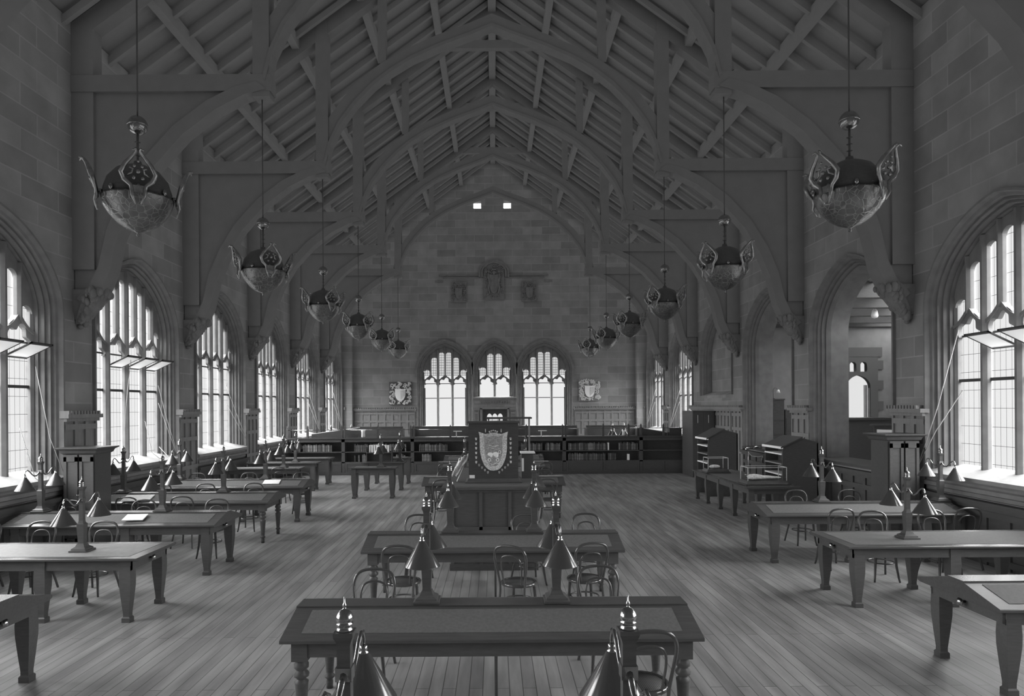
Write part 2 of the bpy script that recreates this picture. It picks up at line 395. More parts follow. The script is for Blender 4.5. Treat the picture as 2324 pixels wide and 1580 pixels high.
# obscured glass used in the little opening vents
wg = bpy.data.materials.new('obscured_vent_glass'); wg.use_nodes = True; t_ = wg.node_tree; t_.nodes.clear()
o1 = N(wg, 'ShaderNodeOutputMaterial'); t1 = N(wg, 'ShaderNodeBsdfTranslucent'); d1 = N(wg, 'ShaderNodeBsdfDiffuse'); mx = N(wg, 'ShaderNodeMixShader')
t1.inputs[0].default_value = (.9, .9, .9, 1); d1.inputs[0].default_value = (.9, .9, .9, 1)
L(wg, t1.outputs[0], mx.inputs[1]); L(wg, d1.outputs[0], mx.inputs[2]); L(wg, mx.outputs[0], o1.inputs[0]); M['white_glass'] = wg

def wall_ops(kinds):
    ops = []
    for yb, k in kinds:
        if k == 'w': ops.append((yb, WO, Z_SILL-.06, SP, AH))
        elif k == 'o': ops.append((yb, WO, 1.20, SP, AH))
        elif k == 'b': ops.append((yb, WO-.05, 2.80, SP, AH))
    return ops
def side_wall(name, side, kinds):
    """local u runs along +Y on the left wall and -Y on the right wall"""
    if side < 0: ops = wall_ops(kinds); a, b = YF, YE
    else: ops = [(-c, W, z, s_, h) for c, W, z, s_, h in wall_ops(kinds)]; a, b = -YE, -YF
    mb = wall_mesh(a, b, 0, lambda u: ZW, ops, 0.0)
    bk = wall_mesh(a, b, 0, lambda u: ZW, [(c, W-.24, z, s_, h-.24) for c, W, z, s_, h in ops], 0.43)
    mb.add(bk.v, bk.f)
    mb.add([(a, 0, ZW), (b, 0, ZW), (b, .43, ZW), (a, .43, ZW)], [(0, 1, 2, 3)])
    return struct(mb.build(name, M['stone_wall'], None, (side*HW, 0, 0), ROTL if side < 0 else ROTR))
wl = side_wall('wall_left', -1, [(y, 'w') for y in BAY])
wr = side_wall('wall_right', 1, list(zip(BAY, 'wwwoobww')))
# floor
fl = MB(); fl.box(-HW, YF, -.12, HW, YE, 0)
struct(fl.build('floor', M['floor']))
# wall behind the camera
bw = MB(); bw.prism([(-HW-.7, 0), (HW+.7, 0), (HW+.7, ZW), (0, ZR), (-HW-.7, ZW)], 'y', YF-.3, YF)
struct(bw.build('wall_front', M['stone_wall']))
# far wall
zt = lambda u: ZW+(ZR-ZW)*(1-min(1, abs(u)/HW))
EW = [(-2.49, 1.40, 1.43, 4.20, 1.55), (2.54, 1.40, 1.43, 4.20, 1.55), (0.02, 1.10, 2.90, 4.30, 1.45), (0.02, .62, 1.35, 2.30, None),
      (-.80, .19, 12.42, 12.84, None), (.72, .19, 12.42, 12.84, None)]
mb = wall_mesh(-HW, HW, 0, zt, EW, 0)
bk = wall_mesh(-HW, HW, 0, zt, [(c, W-(.30 if H else 0), z, s_, (H-.30) if H else None) for c, W, z, s_, H in EW], .6)
mb.add(bk.v, bk.f)
for c in (-.80, .72):
    for d in (-.19, .19): mb.add([(c+d, 0, 12.42), (c+d, .6, 12.42), (c+d, .6, 12.84), (c+d, 0, 12.84)], [(0, 1, 2, 3)])
    for z in (12.42, 12.84): mb.add([(c-.19, 0, z), (c-.19, .6, z), (c+.19, .6, z), (c+.19, 0, z)], [(0, 1, 2, 3)])
we = struct(mb.build('wall_back', M['stone_wall'], None, (0, YE, 0)))
def hood(mb, W, sp, H):
    pts = [p for p in outline(W, sp-.25, sp, H)]
    mb.bar2(pts, .05, -.12, 0)
ERG = [(0, 0), (.02, .05), (.08, .07), (.10, .13), (.15, .12), (.17, .20), (.23, .20), (.25, .28), (.30, .32)]
wn = 1
for (c, W, z0, s_, H), nl in ((EW[0], 3), (EW[2], 2), (EW[1], 3)):
    o = reveal(MB(), W, z0, s_, H, 1, .6, ERG)
    hood(o, W+.04, s_, H+.04)
    o = struct(o.build('window_%d' % wn, M['stone'], None, (c, YE, 0))); wn += 1
    Wc = W-.30
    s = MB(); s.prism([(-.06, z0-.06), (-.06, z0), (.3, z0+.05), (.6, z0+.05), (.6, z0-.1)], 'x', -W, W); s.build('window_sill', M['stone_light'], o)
    tracery(Wc, z0+.03, s_, H-.30, nl, 3.95, .22, .46).build('tracery', M['stone'], o)
    glass_panel(Wc, z0+.03, s_, H-.30, .36).build('leaded_glass', M['clear'], o)
    up = [p for p in outline(Wc, 4.02, s_, H-.3)]
    MB().add([(u, .37, z) for u, z in up], [tuple(range(len(up)))]).build('patterned_glass', M['leaded_fine'], o)
    if nl == 3:
        for z in (2.86, 3.60): MB().box(-Wc, .33, z, Wc, .35, z+.035).build('iron_bar', M['iron'], o)
        for u in (-1, 1): MB().box(u*Wc-u*.02, .3, z0+.05, u*Wc-u*.09, .37, 3.4).box(u*Wc/3-.05, .3, z0+.03, u*Wc/3+.05, .37, z0+.1).build('window_frame', M['iron'], o)
# small three-light opening below the middle window
o = MB()
o.bc(0, -.03, 2.36, 1.50, .08, .10).bc(-.69, -.03, 1.85, .10, .08, 1.0).bc(.69, -.03, 1.85, .10, .08, 1.0)
o = struct(o.build('window_%d' % wn, M['wainscot'], None, (0.02, YE, 0))); wn += 1
p = MB(); lights = [(-.27, .125), (0, .125), (.27, .125)]
pl = wall_mesh(-.62, .62, 1.35, lambda u: 2.30, [(c, h, 1.62, 1.92, .16) for c, h in lights], .25); pb = wall_mesh(-.62, .62, 1.35, lambda u: 2.30, [(c, h, 1.62, 1.92, .16) for c, h in lights], .31)
p.add(pl.v, pl.f).add(pb.v, pb.f); p.build('arched_screen', M['wood'], o)
MB().box(-.6, .27, 1.4, .6, .275, 2.2).build('glass_pane', M['clear'], o)
# carved frieze under the middle window
fz = MB()
for i in range(12): fz.bc(-.72+.13*i, -.02, 2.66, .05, .05, .10)
fz.box(-1.05, -.04, 2.56, 1.05, 0, 2.59).box(-1.05, -.04, 2.74, 1.05, 0, 2.78)
fz.build('carved_frieze', M['stone'], we, (0.02, 0, 0))
# string courses and corner shafts of the far wall
sc = MB(); sc.box(-2.75, -.07, 9.02, -.72, 0, 9.08).box(-2.55, -.05, 8.90, -.72, 0, 8.96).box(.72, -.07, 9.02, 2.75, 0, 9.08).box(.72, -.05, 8.90, 2.55, 0, 8.96)
sc.box(-2.95, -.05, 8.72, -2.55, 0, 8.78).box(2.55, -.05, 8.72, 2.95, 0, 8.78)
sc.build('string_course', M['stone'], we)
MB().box(-HW, -.35, 0, -HW+.5, 0, 7).box(HW-.5, -.35, 0, HW, 0, 7).build('corner_shaft', M['stone_wall'], we)

# ------------------------------------------------------------------ side windows, arches
for i, yb in enumerate(BAY):
    o = side_window(wn, yb, -1); wn += 1
    if i == 3: vl3 = o
    if i == 2: vl2 = o
    if i == 4: vl4 = o
for i in (0, 1, 2, 6, 7):
    o = side_window(wn, BAY[i], 1); wn += 1
    if i == 2: vr2 = o
add_vents(vl3, [-1.08+.72, .0+.36-.72+.72, .36+.72-.0])
add_vents(vl2, [.36, 1.08, -.36]); add_vents(vr2, [-1.08+.72, -1.08+1.44, 1.08])
add_cord(vl3, [(-.36, .0, 3.5), (-.62, -.04, 2.6), (-.75, -.08, 2.1)])
add_cord(vl3, [(1.0, .1, 3.0), (1.25, .02, 2.2), (1.75, -.06, 1.15)]); add_cord(vl3, [(1.0, .1, 2.6), (1.3, .0, 1.9), (1.75, -.06, 1.15)])
add_cord(vl3, [(.4, .1, 2.2), (.5, .0, 1.5), (.75, -.14, 1.27), (1.0, -.16, 1.12), (1.12, -.12, 1.3), (1.02, .1, 1.6)])
add_cord(vl4, [(.5, .1, 3.2), (1.2, .0, 2.2), (1.75, -.06, 1.5)]); add_cord(vl4, [(.6, .1, 2.6), (1.3, .0, 1.9), (1.75, -.06, 1.5)])
add_cord(vl2, [(1.2, .1, 3.2), (1.4, .0, 2.0), (1.8, -.06, 1.15)]); add_cord(vl2, [(.8, .1, 2.2), (.95, -.05, 1.35), (1.1, -.14, 1.2), (1.2, -.1, 1.35)])
add_cord(vr2, [(-1.05, .1, 3.7), (-1.45, .0, 2.4), (-1.85, -.10, 1.35)], .008); add_cord(vr2, [(-.95, .1, 2.7), (-1.5, .0, 2.0), (-1.85, -.10, 1.35)], .008)
for yb in (27.79, 32.17):
    for w_ in [c for c in bpy.data.objects if c.name.startswith('window_') and c.parent is None and abs(c.location.y-yb) < .01]:
        s_ = -1 if w_.location.x < 0 else 1
        k = 1 if s_ < 0 else -1
        add_cord(w_, [(k*.4, .1, 3.2), (k*1.1, .0, 2.3), (k*1.7, -.06, 1.4)], .01); add_cord(w_, [(k*.6, .1, 2.6), (k*1.2, .0, 1.9), (k*1.7, -.06, 1.4)], .01)
# open arches into the side room, and the blind arch
tn = 1
ARCH_R = [(-.05, 0), (-.05, -.06), (-.01, -.06), (.01, .02), (.05, .04), (.07, .10), (.11, .09), (.12, .17), (.16, .16), (.175, .25), (.21, .24), (.24, .34)]
for yb in (BAY[3], BAY[4]):
    o = reveal(MB(), WO, 1.20, SP, AH, 1, .75, ARCH_R)
    o = struct(o.build('trim_%d' % tn, M['stone'], None, (HW, yb, 0), ROTR)); tn += 1
    o['label'] = 'moulded stone arch open to the side room'
    s = MB(); s.box(-WO, -.10, 1.16, WO, .78, 1.22); s.build('ledge', M['wood'], o)
o = reveal(MB(), WO-.05, 2.80, SP, AH, 1, .37, [(-.05, 0), (-.05, -.06), (-.01, -.06), (.01, .02), (.05, .04), (.07, .10), (.11, .09), (.12, .17), (.16, .16), (.18, .28)])
o = struct(o.build('trim_%d' % tn, M['stone'], None, (HW, BAY[5], 0), ROTR)); tn += 1
bl = outline(WO-.2, 2.7, SP, AH-.15); MB().add([(u, .33, z) for u, z in bl], [tuple(range(len(bl)))]).prism([(0, 2.70), (0, 2.80), (.33, 2.92), (.33, 2.70)], 'x', -WO+.05, WO-.05).build('blind_infill', M['stone_wall'], o)

# ------------------------------------------------------------------ wainscot
def wains(u0, u1, z1, cols, rows, w=-.06, cren=True, low=0.0):
    """rows: z levels of the panel rows"""
    mb = MB(); d = w
    mb.box(u0, d+.02, low, u1, 0, z1)                       # recessed panels
    st = .045
    for i in range(cols+1):
        u = u0+(u1-u0)*i/cols; a = max(u0, u-st); b = min(u1, u+st); mb.box(a, d-.012, low, b, d+.03, z1)
    for z in rows: mb.box(u0, d-.014, z-.05, u1, d+.03, z+.05)
    mb.box(u0-.02, d-.05, z1-.10, u1+.02, 0, z1-.04); mb.box(u0-.05, d-.10, z1-.04, u1+.05, 0, z1+.03)
    if cren:
        n = int((u1-u0+.1)/.09)
        for i in range(n): mb.box(u0-.05+.09*i, d-.11, z1+.03, u0-.05+.09*i+.05, 0, z1+.09)
    return mb
def rail(side, ya, yb, z1, cols, rows, name=None, cren=True, m='wainscot'):
    global tn
    c = (ya+yb)/2; h = abs(yb-ya)/2
    o = struct(wains(-h, h, z1, cols, rows, cren=cren).build('trim_%d' % tn, M[m], None, (side*HW, c, 0), ROTL if side < 0 else ROTR)); tn += 1
    return o
for side in (-1, 1):
    for i, yp in enumerate(PIER):
        if yp > 3: rail(side, yp-.48, yp+.48, 2.36, 3, (.1, 1.02, 1.72, 2.16))
    rail(side, 34.0, 34.34, 2.36, 1, (.1, 1.0, 1.7, 2.16))
    for i, yb in enumerate(BAY):
        if side > 0 and i == 5: rail(side, yb-1.65, yb+1.65, 2.36, 10, (.1, 1.0, 1.72, 2.16))
        else: rail(side, yb-1.68, yb+1.68, .94 if (side < 0 or i not in (3, 4)) else 1.08, 7, (.1, .78), cren=False, m='wood_dull' if i < 6 else 'wainscot')
for a, b, n in ((-7.05, -4.0, 8), (4.05, 7.05, 8)):
    struct(wains(-(b-a)/2, (b-a)/2, 2.32, n, (.1, 1.0, 1.72, 2.12)).build('trim_%d' % tn, M['wainscot'], None, ((a+b)/2, YE, 0))); tn += 1
for a, b, n in ((-1.0, -.78, 1), (.80, 1.08, 1)):
    struct(wains(-(b-a)/2, (b-a)/2, 2.32, n, (.1, 1.2, 2.12), cren=False).build('trim_%d' % tn, M['wainscot'], None, ((a+b)/2, YE, 0))); tn += 1
for a, b in ((-3.9, -1.05), (1.1, 3.95)):
    struct(wains(-(b-a)/2, (b-a)/2, 1.30, 7, (.1, .7), cren=False).build('trim_%d' % tn, M['wainscot'], None, ((a+b)/2, YE, 0))); tn += 1

# ------------------------------------------------------------------ roof
cl = MB(); 
for s_ in (-1, 1):
    cl.add([(s_*(HW+.8), YF, ZW-.5), (0, YF, ZR), (0, YE+.6, ZR), (s_*(HW+.8), YE+.6, ZW-.5), (s_*(HW+.8), YF, ZW-.2), (0, YF, ZR+.3), (0, YE+.6, ZR+.3), (s_*(HW+.8), YE+.6, ZW-.2)],
           [(0,1,2,3),(4,5,6,7),(0,1,5,4),(1,2,6,5),(2,3,7,6),(3,0,4,7)])
ceil = struct(cl.build('ceiling', M['ceiling']))
pur = MB()
for s_ in (-1, 1):
    for x in (1.6, 3.2, 4.8, 6.4):
        z = ZR-(ZR-ZW)*x/HW; pur.box(s_*x-.09, YF, z-.28, s_*x+.09, YE, z-.02)
    y = YF+.5
    while y < YE:
        for k in range(1):
            pur.add([(s_*HW, y, ZW-.05), (0, y, ZR-.05), (0, y+.1, ZR-.05), (s_*HW, y+.1, ZW-.05), (s_*HW, y, ZW-.2), (0, y, ZR-.2), (0, y+.1, ZR-.2), (s_*HW, y+.1, ZW-.2)],
                    [(0,1,2,3),(4,5,6,7),(0,1,5,4),(1,2,6,5),(2,3,7,6),(3,0,4,7)])
        y += .73
pur.box(-.12, YF, ZR-.35, .12, YE, ZR-.02)
pur.build('roof_rafters', M['ceiling'], ceil)
ARC = [(0, 11.80), (.53, 11.58), (1.25, 11.32), (1.97, 11.0), (2.5, 10.68), (2.92, 10.35), (3.36, 9.9), (3.74, 9.4), (3.98, 8.9), (4.1, 8.4)]
BR = [(7.35, 4.35), (7.1, 4.62), (6.95, 4.95), (6.80, 5.6), (6.55, 6.2), (6.15, 6.85), (5.6, 7.45), (5.0, 7.9), (4.5, 8.15), (4.1, 8.25)]
def lerp_off(pts, dz, dx): return [(x+dx, z+dz) for x, z in pts]
tb = MB()
for s_ in (-1, 1):
    A = [(s_*x, z) for x, z in ARC]; B = [(s_*(x+.28*min(1, x/3)), z+.30*(1-.5*min(1, x/4))) for x, z in ARC]
    tb.ribbon(A, B, -.12, .12)
    # raised fillets along the edge of the arch
    A2 = [(s_*(x-.01), z-.02) for x, z in ARC]; B2 = [(s_*(x+.04*min(1, x/3)), z+.05) for x, z in ARC]
    tb.ribbon(A2, B2, -.17, .17)
    A = [(s_*x, z) for x, z in BR]; B = [(s_*max(x+.02, HW-.02), z) if z < 7 else (s_*HW, z) for x, z in BR]
    tb.ribbon(A, B, -.09, .09)
    A2 = [(s_*(x-.03), z-.02) for x, z in BR]; B2 = [(s_*(x+.16), z+.12) for x, z in BR]; tb.ribbon(A2, B2, -.17, .17)
    tb.box(min(s_*4.0, s_*HW), -.16, 8.2, max(s_*4.0, s_*HW), .16, 8.5)
    x0, x1 = sorted((s_*4.02, s_*4.32)); tb.box(x0, -.15, 8.1, x1, .15, ZR-(ZR-ZW)*4.17/HW)
    tb.prism([(s_*HW, ZW-.05), (0, ZR-.1), (0, ZR-.5), (s_*HW, ZW-.45)], 'y', -.14, .14)
    x0, x1 = sorted((s_*2.6, s_*2.8)); tb.box(x0, -.1, 10.9, x1, .1, 13.0)
    x0, x1 = sorted((s_*7.2, s_*HW)); tb.box(x0, -.14, 5.0, x1, .14, 9.4)
tb.box(-1.6, -.1, 13.55, 1.6, .1, 13.8)
first = [True]
tr = tb.build('roof_truss', M['roof_wood'], ceil)
for i, yp in enumerate(PIER):
    o = tr if i == 0 else tr.copy()
    if i: COL.objects.link(o)
    o.location = (0, yp, 0)
# corbels
def corbel_mesh():
    mb = MB()
    mb.loft([(0, -.04, 4.02, .05, .04), (0, -.12, 4.12, .11, .08), (0, -.22, 4.28, .15, .10), (0, -.32, 4.45, .17, .12), (0, -.42, 4.62, .18, .12)])
    mb.loft([(0, -.05, 4.10, .08, .05), (0, -.08, 4.25, .12, .08), (0, -.16, 4.42, .14, .16), (0, -.26, 4.56, .15, .26), (0, -.27, 4.64, .15, .27)])
    rd = random.Random(3)
    for k in range(170):
        t = rd.random()**.8; z = 4.06+.58*t; h = .08+.14*t; u = (rd.random()-.5)*2.1*h; w = -(.10+.46*t)*(.55+.5*rd.random())
        mb.sphere((u, w, z), .035+.045*rd.random(), 7, 5, (1, .8, 1.2))
    mb.sphere((0, -.06, 3.98), .05, 8, 6)
    return mb
cb = corbel_mesh().build('carved_corbel', M['stone'], wl)
for par, side in ((wl, 1), (wr, -1)):
    for i, yp in enumerate(PIER):
        if par is wl and i == 0: o = cb
        else: o = cb.copy(); COL.objects.link(o); o.parent = par
        o.location = (side*yp, 0, 0)
for side, par in ((1, wl), (-1, wr)):
    pass

# ------------------------------------------------------------------ side room seen through the arches
XA0, XA1, YA0, YA1, YAM = HW+.75, 14.2, 12.7, 23.0, 22.0   # the outer wall runs aslant from (XA0, YA0) to (XA1, YAM)
plan = [(XA0, YA0), (XA1, YAM), (XA1, YA1), (XA0, YA1)]
struct(MB().prism(plan, 'z', -.12, 0).build('floor_side_room', M['floor']))
WXC = 12.30
ax = wall_mesh(XA0, XA1, 0, lambda u: 5.15, [(WXC, .50, 2.0, 3.95, None)], 0); ax2 = wall_mesh(XA0, XA1, 0, lambda u: 5.15, [(WXC, .50, 2.0, 3.95, None)], .4)
ax.add(ax2.v, ax2.f)
wsr = struct(ax.build('wall_side_room', M['plaster'], None, (0, YA1, 0)))
M['quoin'] = mat('dark_quoin_stone', .10, .85, 0, .2)
o = MB()
for w_ in (-.05, .12):
    wq = wall_mesh(-.78, .60, 1.98, lambda u: 4.30, [(-.06, .40, 2.0, 3.05, .38)] + [(c, .11, 3.55, 3.78, .10) for c in (-.24, .12)], w_)
    o.add(wq.v, wq.f)
for i, z in enumerate((2.25, 2.95, 3.62)): o.box(.60, -.05, z, .78, 0, z+.30)
o.box(-.78, -.06, 4.05, .74, 0, 4.36)
o = struct(o.build('window_%d' % wn, M['quoin'], None, (WXC, YA1, 0))); wn += 1
MB().box(-.5, .2, 2.0, .5, .21, 3.95).build('glass_pane', M['clear'], o)
MB().box(.20, .0, 2.0, .26, .12, 3.1).box(.30, -.02, 2.0, .34, .05, 3.0).build('mullion', M['stone'], o)
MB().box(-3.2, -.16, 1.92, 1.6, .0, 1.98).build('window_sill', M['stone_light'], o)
LEN = math.hypot(XA1-XA0, YAM-YA0); ANG = math.atan2(YAM-YA0, XA1-XA0)
aw = wall_mesh(0, LEN, 0, lambda u: 5.15, [(8.4, .32, 2.3, 3.0, .4)], 0)
aw = struct(aw.build('wall_side_room_outer', M['plaster'], None, (XA0, YA0, 0), (0, 0, ANG)))
MB().box(XA1, YAM, 0, XA1+.1, YA1, 5.15).build('wall_return', M['plaster'], aw)
bpy.data.objects['wall_return'].parent = wsr; bpy.data.objects['wall_return'].location = (0, -YA1, 0)
rf = MB().prism(plan, 'z', 5.9, 6.1)
rf.box(XA0, YA1-.15, 5.05, XA1, YA1+.4, 6.1)
for y in (14.5, 16.2, 17.9, 19.6, 21.3): rf.box(XA0, y, 5.0, XA0+(y-YA0)*.629, y+.25, 5.4)
for x in (8.9, 10.2, 11.5, 12.8): rf.box(x, YA0+(x-XA0)/.629, 5.35, x+.12, YA1, 5.55)
rf = struct(rf.build('ceiling_side_room', M['wood']))
portal(aw, (8.4, -.1, 2.85), (PI/2, 0, 0), .7, 1.2)

# ------------------------------------------------------------------ reading tables
GT = {}
def make_table(kind, flat=False, surf='baize', W=3.16, D=1.12, legs=None, knob=0, conduit=False, z=.76):
    root = bpy.data.objects.new('reading_table', None); COL.objects.link(root); root['category'] = 'table'
    h = W/2; e = D/2
    if flat:
        prof = [(-e, z-.025), (-e, z-.005), (-e+.01, z), (e-.01, z), (e, z-.005), (e, z-.025), (e-.04, z-.04), (-e+.04, z-.04)]
    else:
        prof = [(-e, z-.025), (-e, z-.004), (-e+.008, z+.002), (-.11, z+.112), (-.11, z+.125), (.11, z+.125), (.11, z+.112), (e-.008, z+.002), (e, z-.004), (e, z-.025), (e-.04, z-.04), (-e+.04, z-.04)]
    MB().prism(prof, 'x', -h, h).build('tabletop', M['wood_top'], root)
    if flat: MB().box(-h+.14, -e+.12, z-.002, h-.14, e-.12, z+.003).build('writing_surface', M[surf], root)
    else:
        for s_ in (-1, 1):
            y0, z0 = s_*(e-.09), z+.002+.08*.25; y1, z1 = s_*.15, z+.102
            MB().prism([(y0, z0-.004), (y0, z0+.004), (y1, z1+.005), (y1, z1-.003)], 'x', -h+.14, h-.14).build('writing_surface', M[surf], root)
    za = z-.15
    ap = MB(); ap.box(-h+.09, -e+.07, za, h-.09, -e+.10, z-.03).box(-h+.09, e-.10, za, h-.09, e-.07, z-.03)
    ap.box(-h+.09, -e+.07, za, -h+.12, e-.07, z-.03).box(h-.12, -e+.07, za, h-.09, e-.07, z-.03)
    if not flat:
        for s_ in (-1, 1): ap.prism([(-e+.07, z-.035), (0, z+.11), (e-.07, z-.035)], 'x', s_*(h-.09), s_*(h-.12))
    ap.build('apron', M['wood'], root)
    xs = legs if legs else (-h+.13, h-.13)
    for x in xs:
        for s_ in (-1, 1):
            y = s_*(e-.12)
            if kind == 'turned':
                lg = MB(); lg.loft([(x, y, z-.18, .06, .06), (x, y, z-.03, .06, .06)])
                lg.lathe([(r_, zz*z/.76) for r_, zz in ((.03, 0), (.032, .06), (.026, .08), (.046, .10), (.046, .115), (.03, .13), (.034, .15), (.052, .40), (.054, .415), (.036, .43), (.036, .44), (.058, .455), (.060, .475), (.040, .50), (.040, .505), (.056, .52), (.056, .55), (.042, .57), (.045, .585))], 20, (x, y))
            else:
                lg = MB(); lg.loft([(x, y, 0, .048, .048), (x, y, .05, .048, .048), (x, y, .065, .036, .036), (x, y, .10, .036, .036), (x, y, .25, .050, .050), (x, y, .42, .064, .064), (x, y, .52, .066, .066), (x, y, z-.10, .060, .060), (x, y, z-.10, .066, .066), (x, y, z-.03, .066, .066)])
            lg.build('leg', M['wood'], root)
    if knob:
        for yy in (0, ):
            k = MB(); rot = Matrix.Rotation(knob*PI/2, 3, 'Y')
            k.lathe([(.012, 0), (.012, .03), (.034, .04), (.036, .055), (.024, .07), (.0, .075)], 14, rot=rot)
            k.v = [(p[0]+knob*(h-.09), p[1]+yy, p[2]+z-.09) for p in k.v]
            k.build('knob', M['brass'], root)
    if conduit: MB().tube([(.03, 0, 0), (.03, 0, z-.02)], .014, 8).build('conduit', M['dark_metal'], root)
    return root
def place(proto, loc, rz, label, group=None):
    key = proto.name
    if key not in GT: GT[key] = True; o = proto
    else: o = copy_tree(proto)
    o.location = loc; o.rotation_euler = (0, 0, rz); o['label'] = label
    if group: o['group'] = group
    return o
TC = make_table('turned', conduit=True)
CY = [2.53, 5.63, 8.72, 15.55, 19.65, 22.0]
cl_ = ['reading table at the bottom edge of view, only its two lamps showing', 'nearest whole reading table in the centre aisle, dark top and turned legs',
       'second reading table in the centre aisle, in front of the shield case counter', 'reading table half hidden behind the centre counter, turned legs showing each side',
       'fifth centre reading table, behind the shield case', 'farthest centre reading table, in front of the bookcase counter']
for y, l in zip(CY, cl_): place(TC, (-.03, y, 0), 0, l, 'reading tables down the centre')
TL = make_table('square', legs=(-1.4, -.4, .23, 1.42), knob=1)
TLf = make_table('square', flat=True, surf='glare_leather', legs=(-1.4, -.4, .43, 1.42), knob=1, D=1.0)
TLt = make_table('turned')
XL = -5.72
place(TL, (XL, 5.82, 0), 0, 'nearest reading table on the left, only its end and one leg in view', 'reading tables on the left side')
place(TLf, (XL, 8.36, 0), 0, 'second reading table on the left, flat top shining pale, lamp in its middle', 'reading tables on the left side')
place(TL, (XL, 10.62, 0), 0, 'third reading table on the left, with a brass knob on its end', 'reading tables on the left side')
place(TLt, (XL, 12.99, 0), 0, 'fourth reading table on the left, the one with turned legs', 'reading tables on the left side')
place(TL, (XL, 15.28, 0), 0, 'fifth reading table on the left, under the window with lit sill', 'reading tables on the left side')
TRr = make_table('square', legs=(-1.42, -.25, .95, 1.4), knob=-1)
TRf = make_table('square', flat=True, legs=(-1.42, -.25, .95, 1.4), knob=-1, D=1.05)
XR = 5.80
place(TRr, (XR, 6.27, 0), 0, 'nearest reading table on the right, cut by the frame edge', 'reading tables on the right side')
place(TRf, (XR+.05, 8.77, 0), 0, 'second reading table on the right, flat top with one lamp', 'reading tables on the right side')
place(TRr, (XR, 11.16, 0), 0, 'third reading table on the right, two lamps on it, beside the glass exhibit case', 'reading tables on the right side')
# tables far left and the three narrow stands
TF = make_table('square', flat=True, W=2.1, D=.62, z=.84)
for y, l in zip((18.6, 20.4, 22.1), ('nearest of the narrow tables by the far left wall', 'middle of the narrow tables by the far left wall', 'farthest of the narrow tables by the far left wall')):
    place(TF, (-6.3, y, 0), 0, l, 'narrow tables by the far left wall')
TM = make_table('square', flat=True, W=1.28, D=.5, z=.84)
TM.name = 'side_table'
for y, l in zip((18.6, 20.35, 22.1), ('nearest of three small tables left of the shield counter, lamp on top', 'middle of three small tables left of the shield counter', 'farthest of three small tables, just before the bookcase')):
    place(TM, (-3.3, y, 0), 0, l, 'small tables left of the centre')
# exhibit table on the right
TE = make_table('square', flat=True, W=4.0, D=1.15, z=.76, legs=(-1.87, -.9, .05, 1.0, 1.87)); TE.name = 'exhibit_table'
place(TE, (5.80, 16.15, 0), PI/2, 'long exhibit table on the right carrying two glass cases')

# ------------------------------------------------------------------ table lamps
def make_lamp():
    root = bpy.data.objects.new('table_lamp', None); COL.objects.link(root); root['category'] = 'lamp'
    MB().loft([(0, 0, 0, .105, .105), (0, 0, .018, .105, .105), (0, 0, .024, .088, .088), (0, 0, .038, .085, .085), (0, 0, .06, .055, .055), (0, 0, .095, .040, .040)]).build('base', M['wood'], root)
    MB().loft([(0, 0, .09, .036, .036), (0, 0, .12, .034, .034), (0, 0, .26, .041, .041), (0, 0, .33, .043, .043), (0, 0, .345, .030, .030), (0, 0, .37, .026, .026), (0, 0, .73, .0245, .0245), (0, 0, .745, .028, .028), (0, 0, .765, .036, .036), (0, 0, .78, .036, .036)]).build('column', M['wood'], root)
    MB().lathe([(.031, .780), (.033, .786), (.028, .792), (.027, .800), (.031, .803), (.031, .808), (.027, .812), (.030, .820), (.033, .826), (.031, .834), (.026, .845), (.016, .857), (.006, .862), (.006, .868), (.009, .872), (.006, .878), (.003, .884), (.002, .905), (0, .906)], 18).build('finial', M['brass'], root)
    MB().loft([(0, 0, .60, .030, .030), (0, 0, .65, .030, .030)]).build('arm_collar', M['brass'], root)
    for s_ in (-1, 1):
        pts = [(0, s_*.02, .625), (0, s_*.06, .60), (0, s_*.10, .575), (0, s_*.15, .572), (0, s_*.20, .60), (0, s_*.25, .645), (0, s_*.30, .672), (0, s_*.34, .665), (0, s_*.36, .63), (0, s_*.36, .595)]
        MB().tube(pts, [.014, .013, .012, .010, .009, .009, .009, .009, .009, .009], 8).build('arm', M['brass'], root)
        sh = MB().lathe([(.018, .572), (.024, .566), (.137, .378), (.139, .374), (.134, .376), (.022, .562), (.0, .565)], 28, (0, s_*.36)).build('lamp_shade', M['shade'], root)
        MB().lathe([(.010, .60), (.017, .598), (.015, .59), (.019, .585), (.014, .578), (.022, .572), (.022, .566), (.012, .56)], 12, (0, s_*.36)).build('socket', M['brass'], sh)
        MB().sphere((0, s_*.36, .46), .03, 10, 8, (1, 1, 1.4)).build('bulb', M['clear'], sh)
    return root
LP = make_lamp()
ZRG = .885
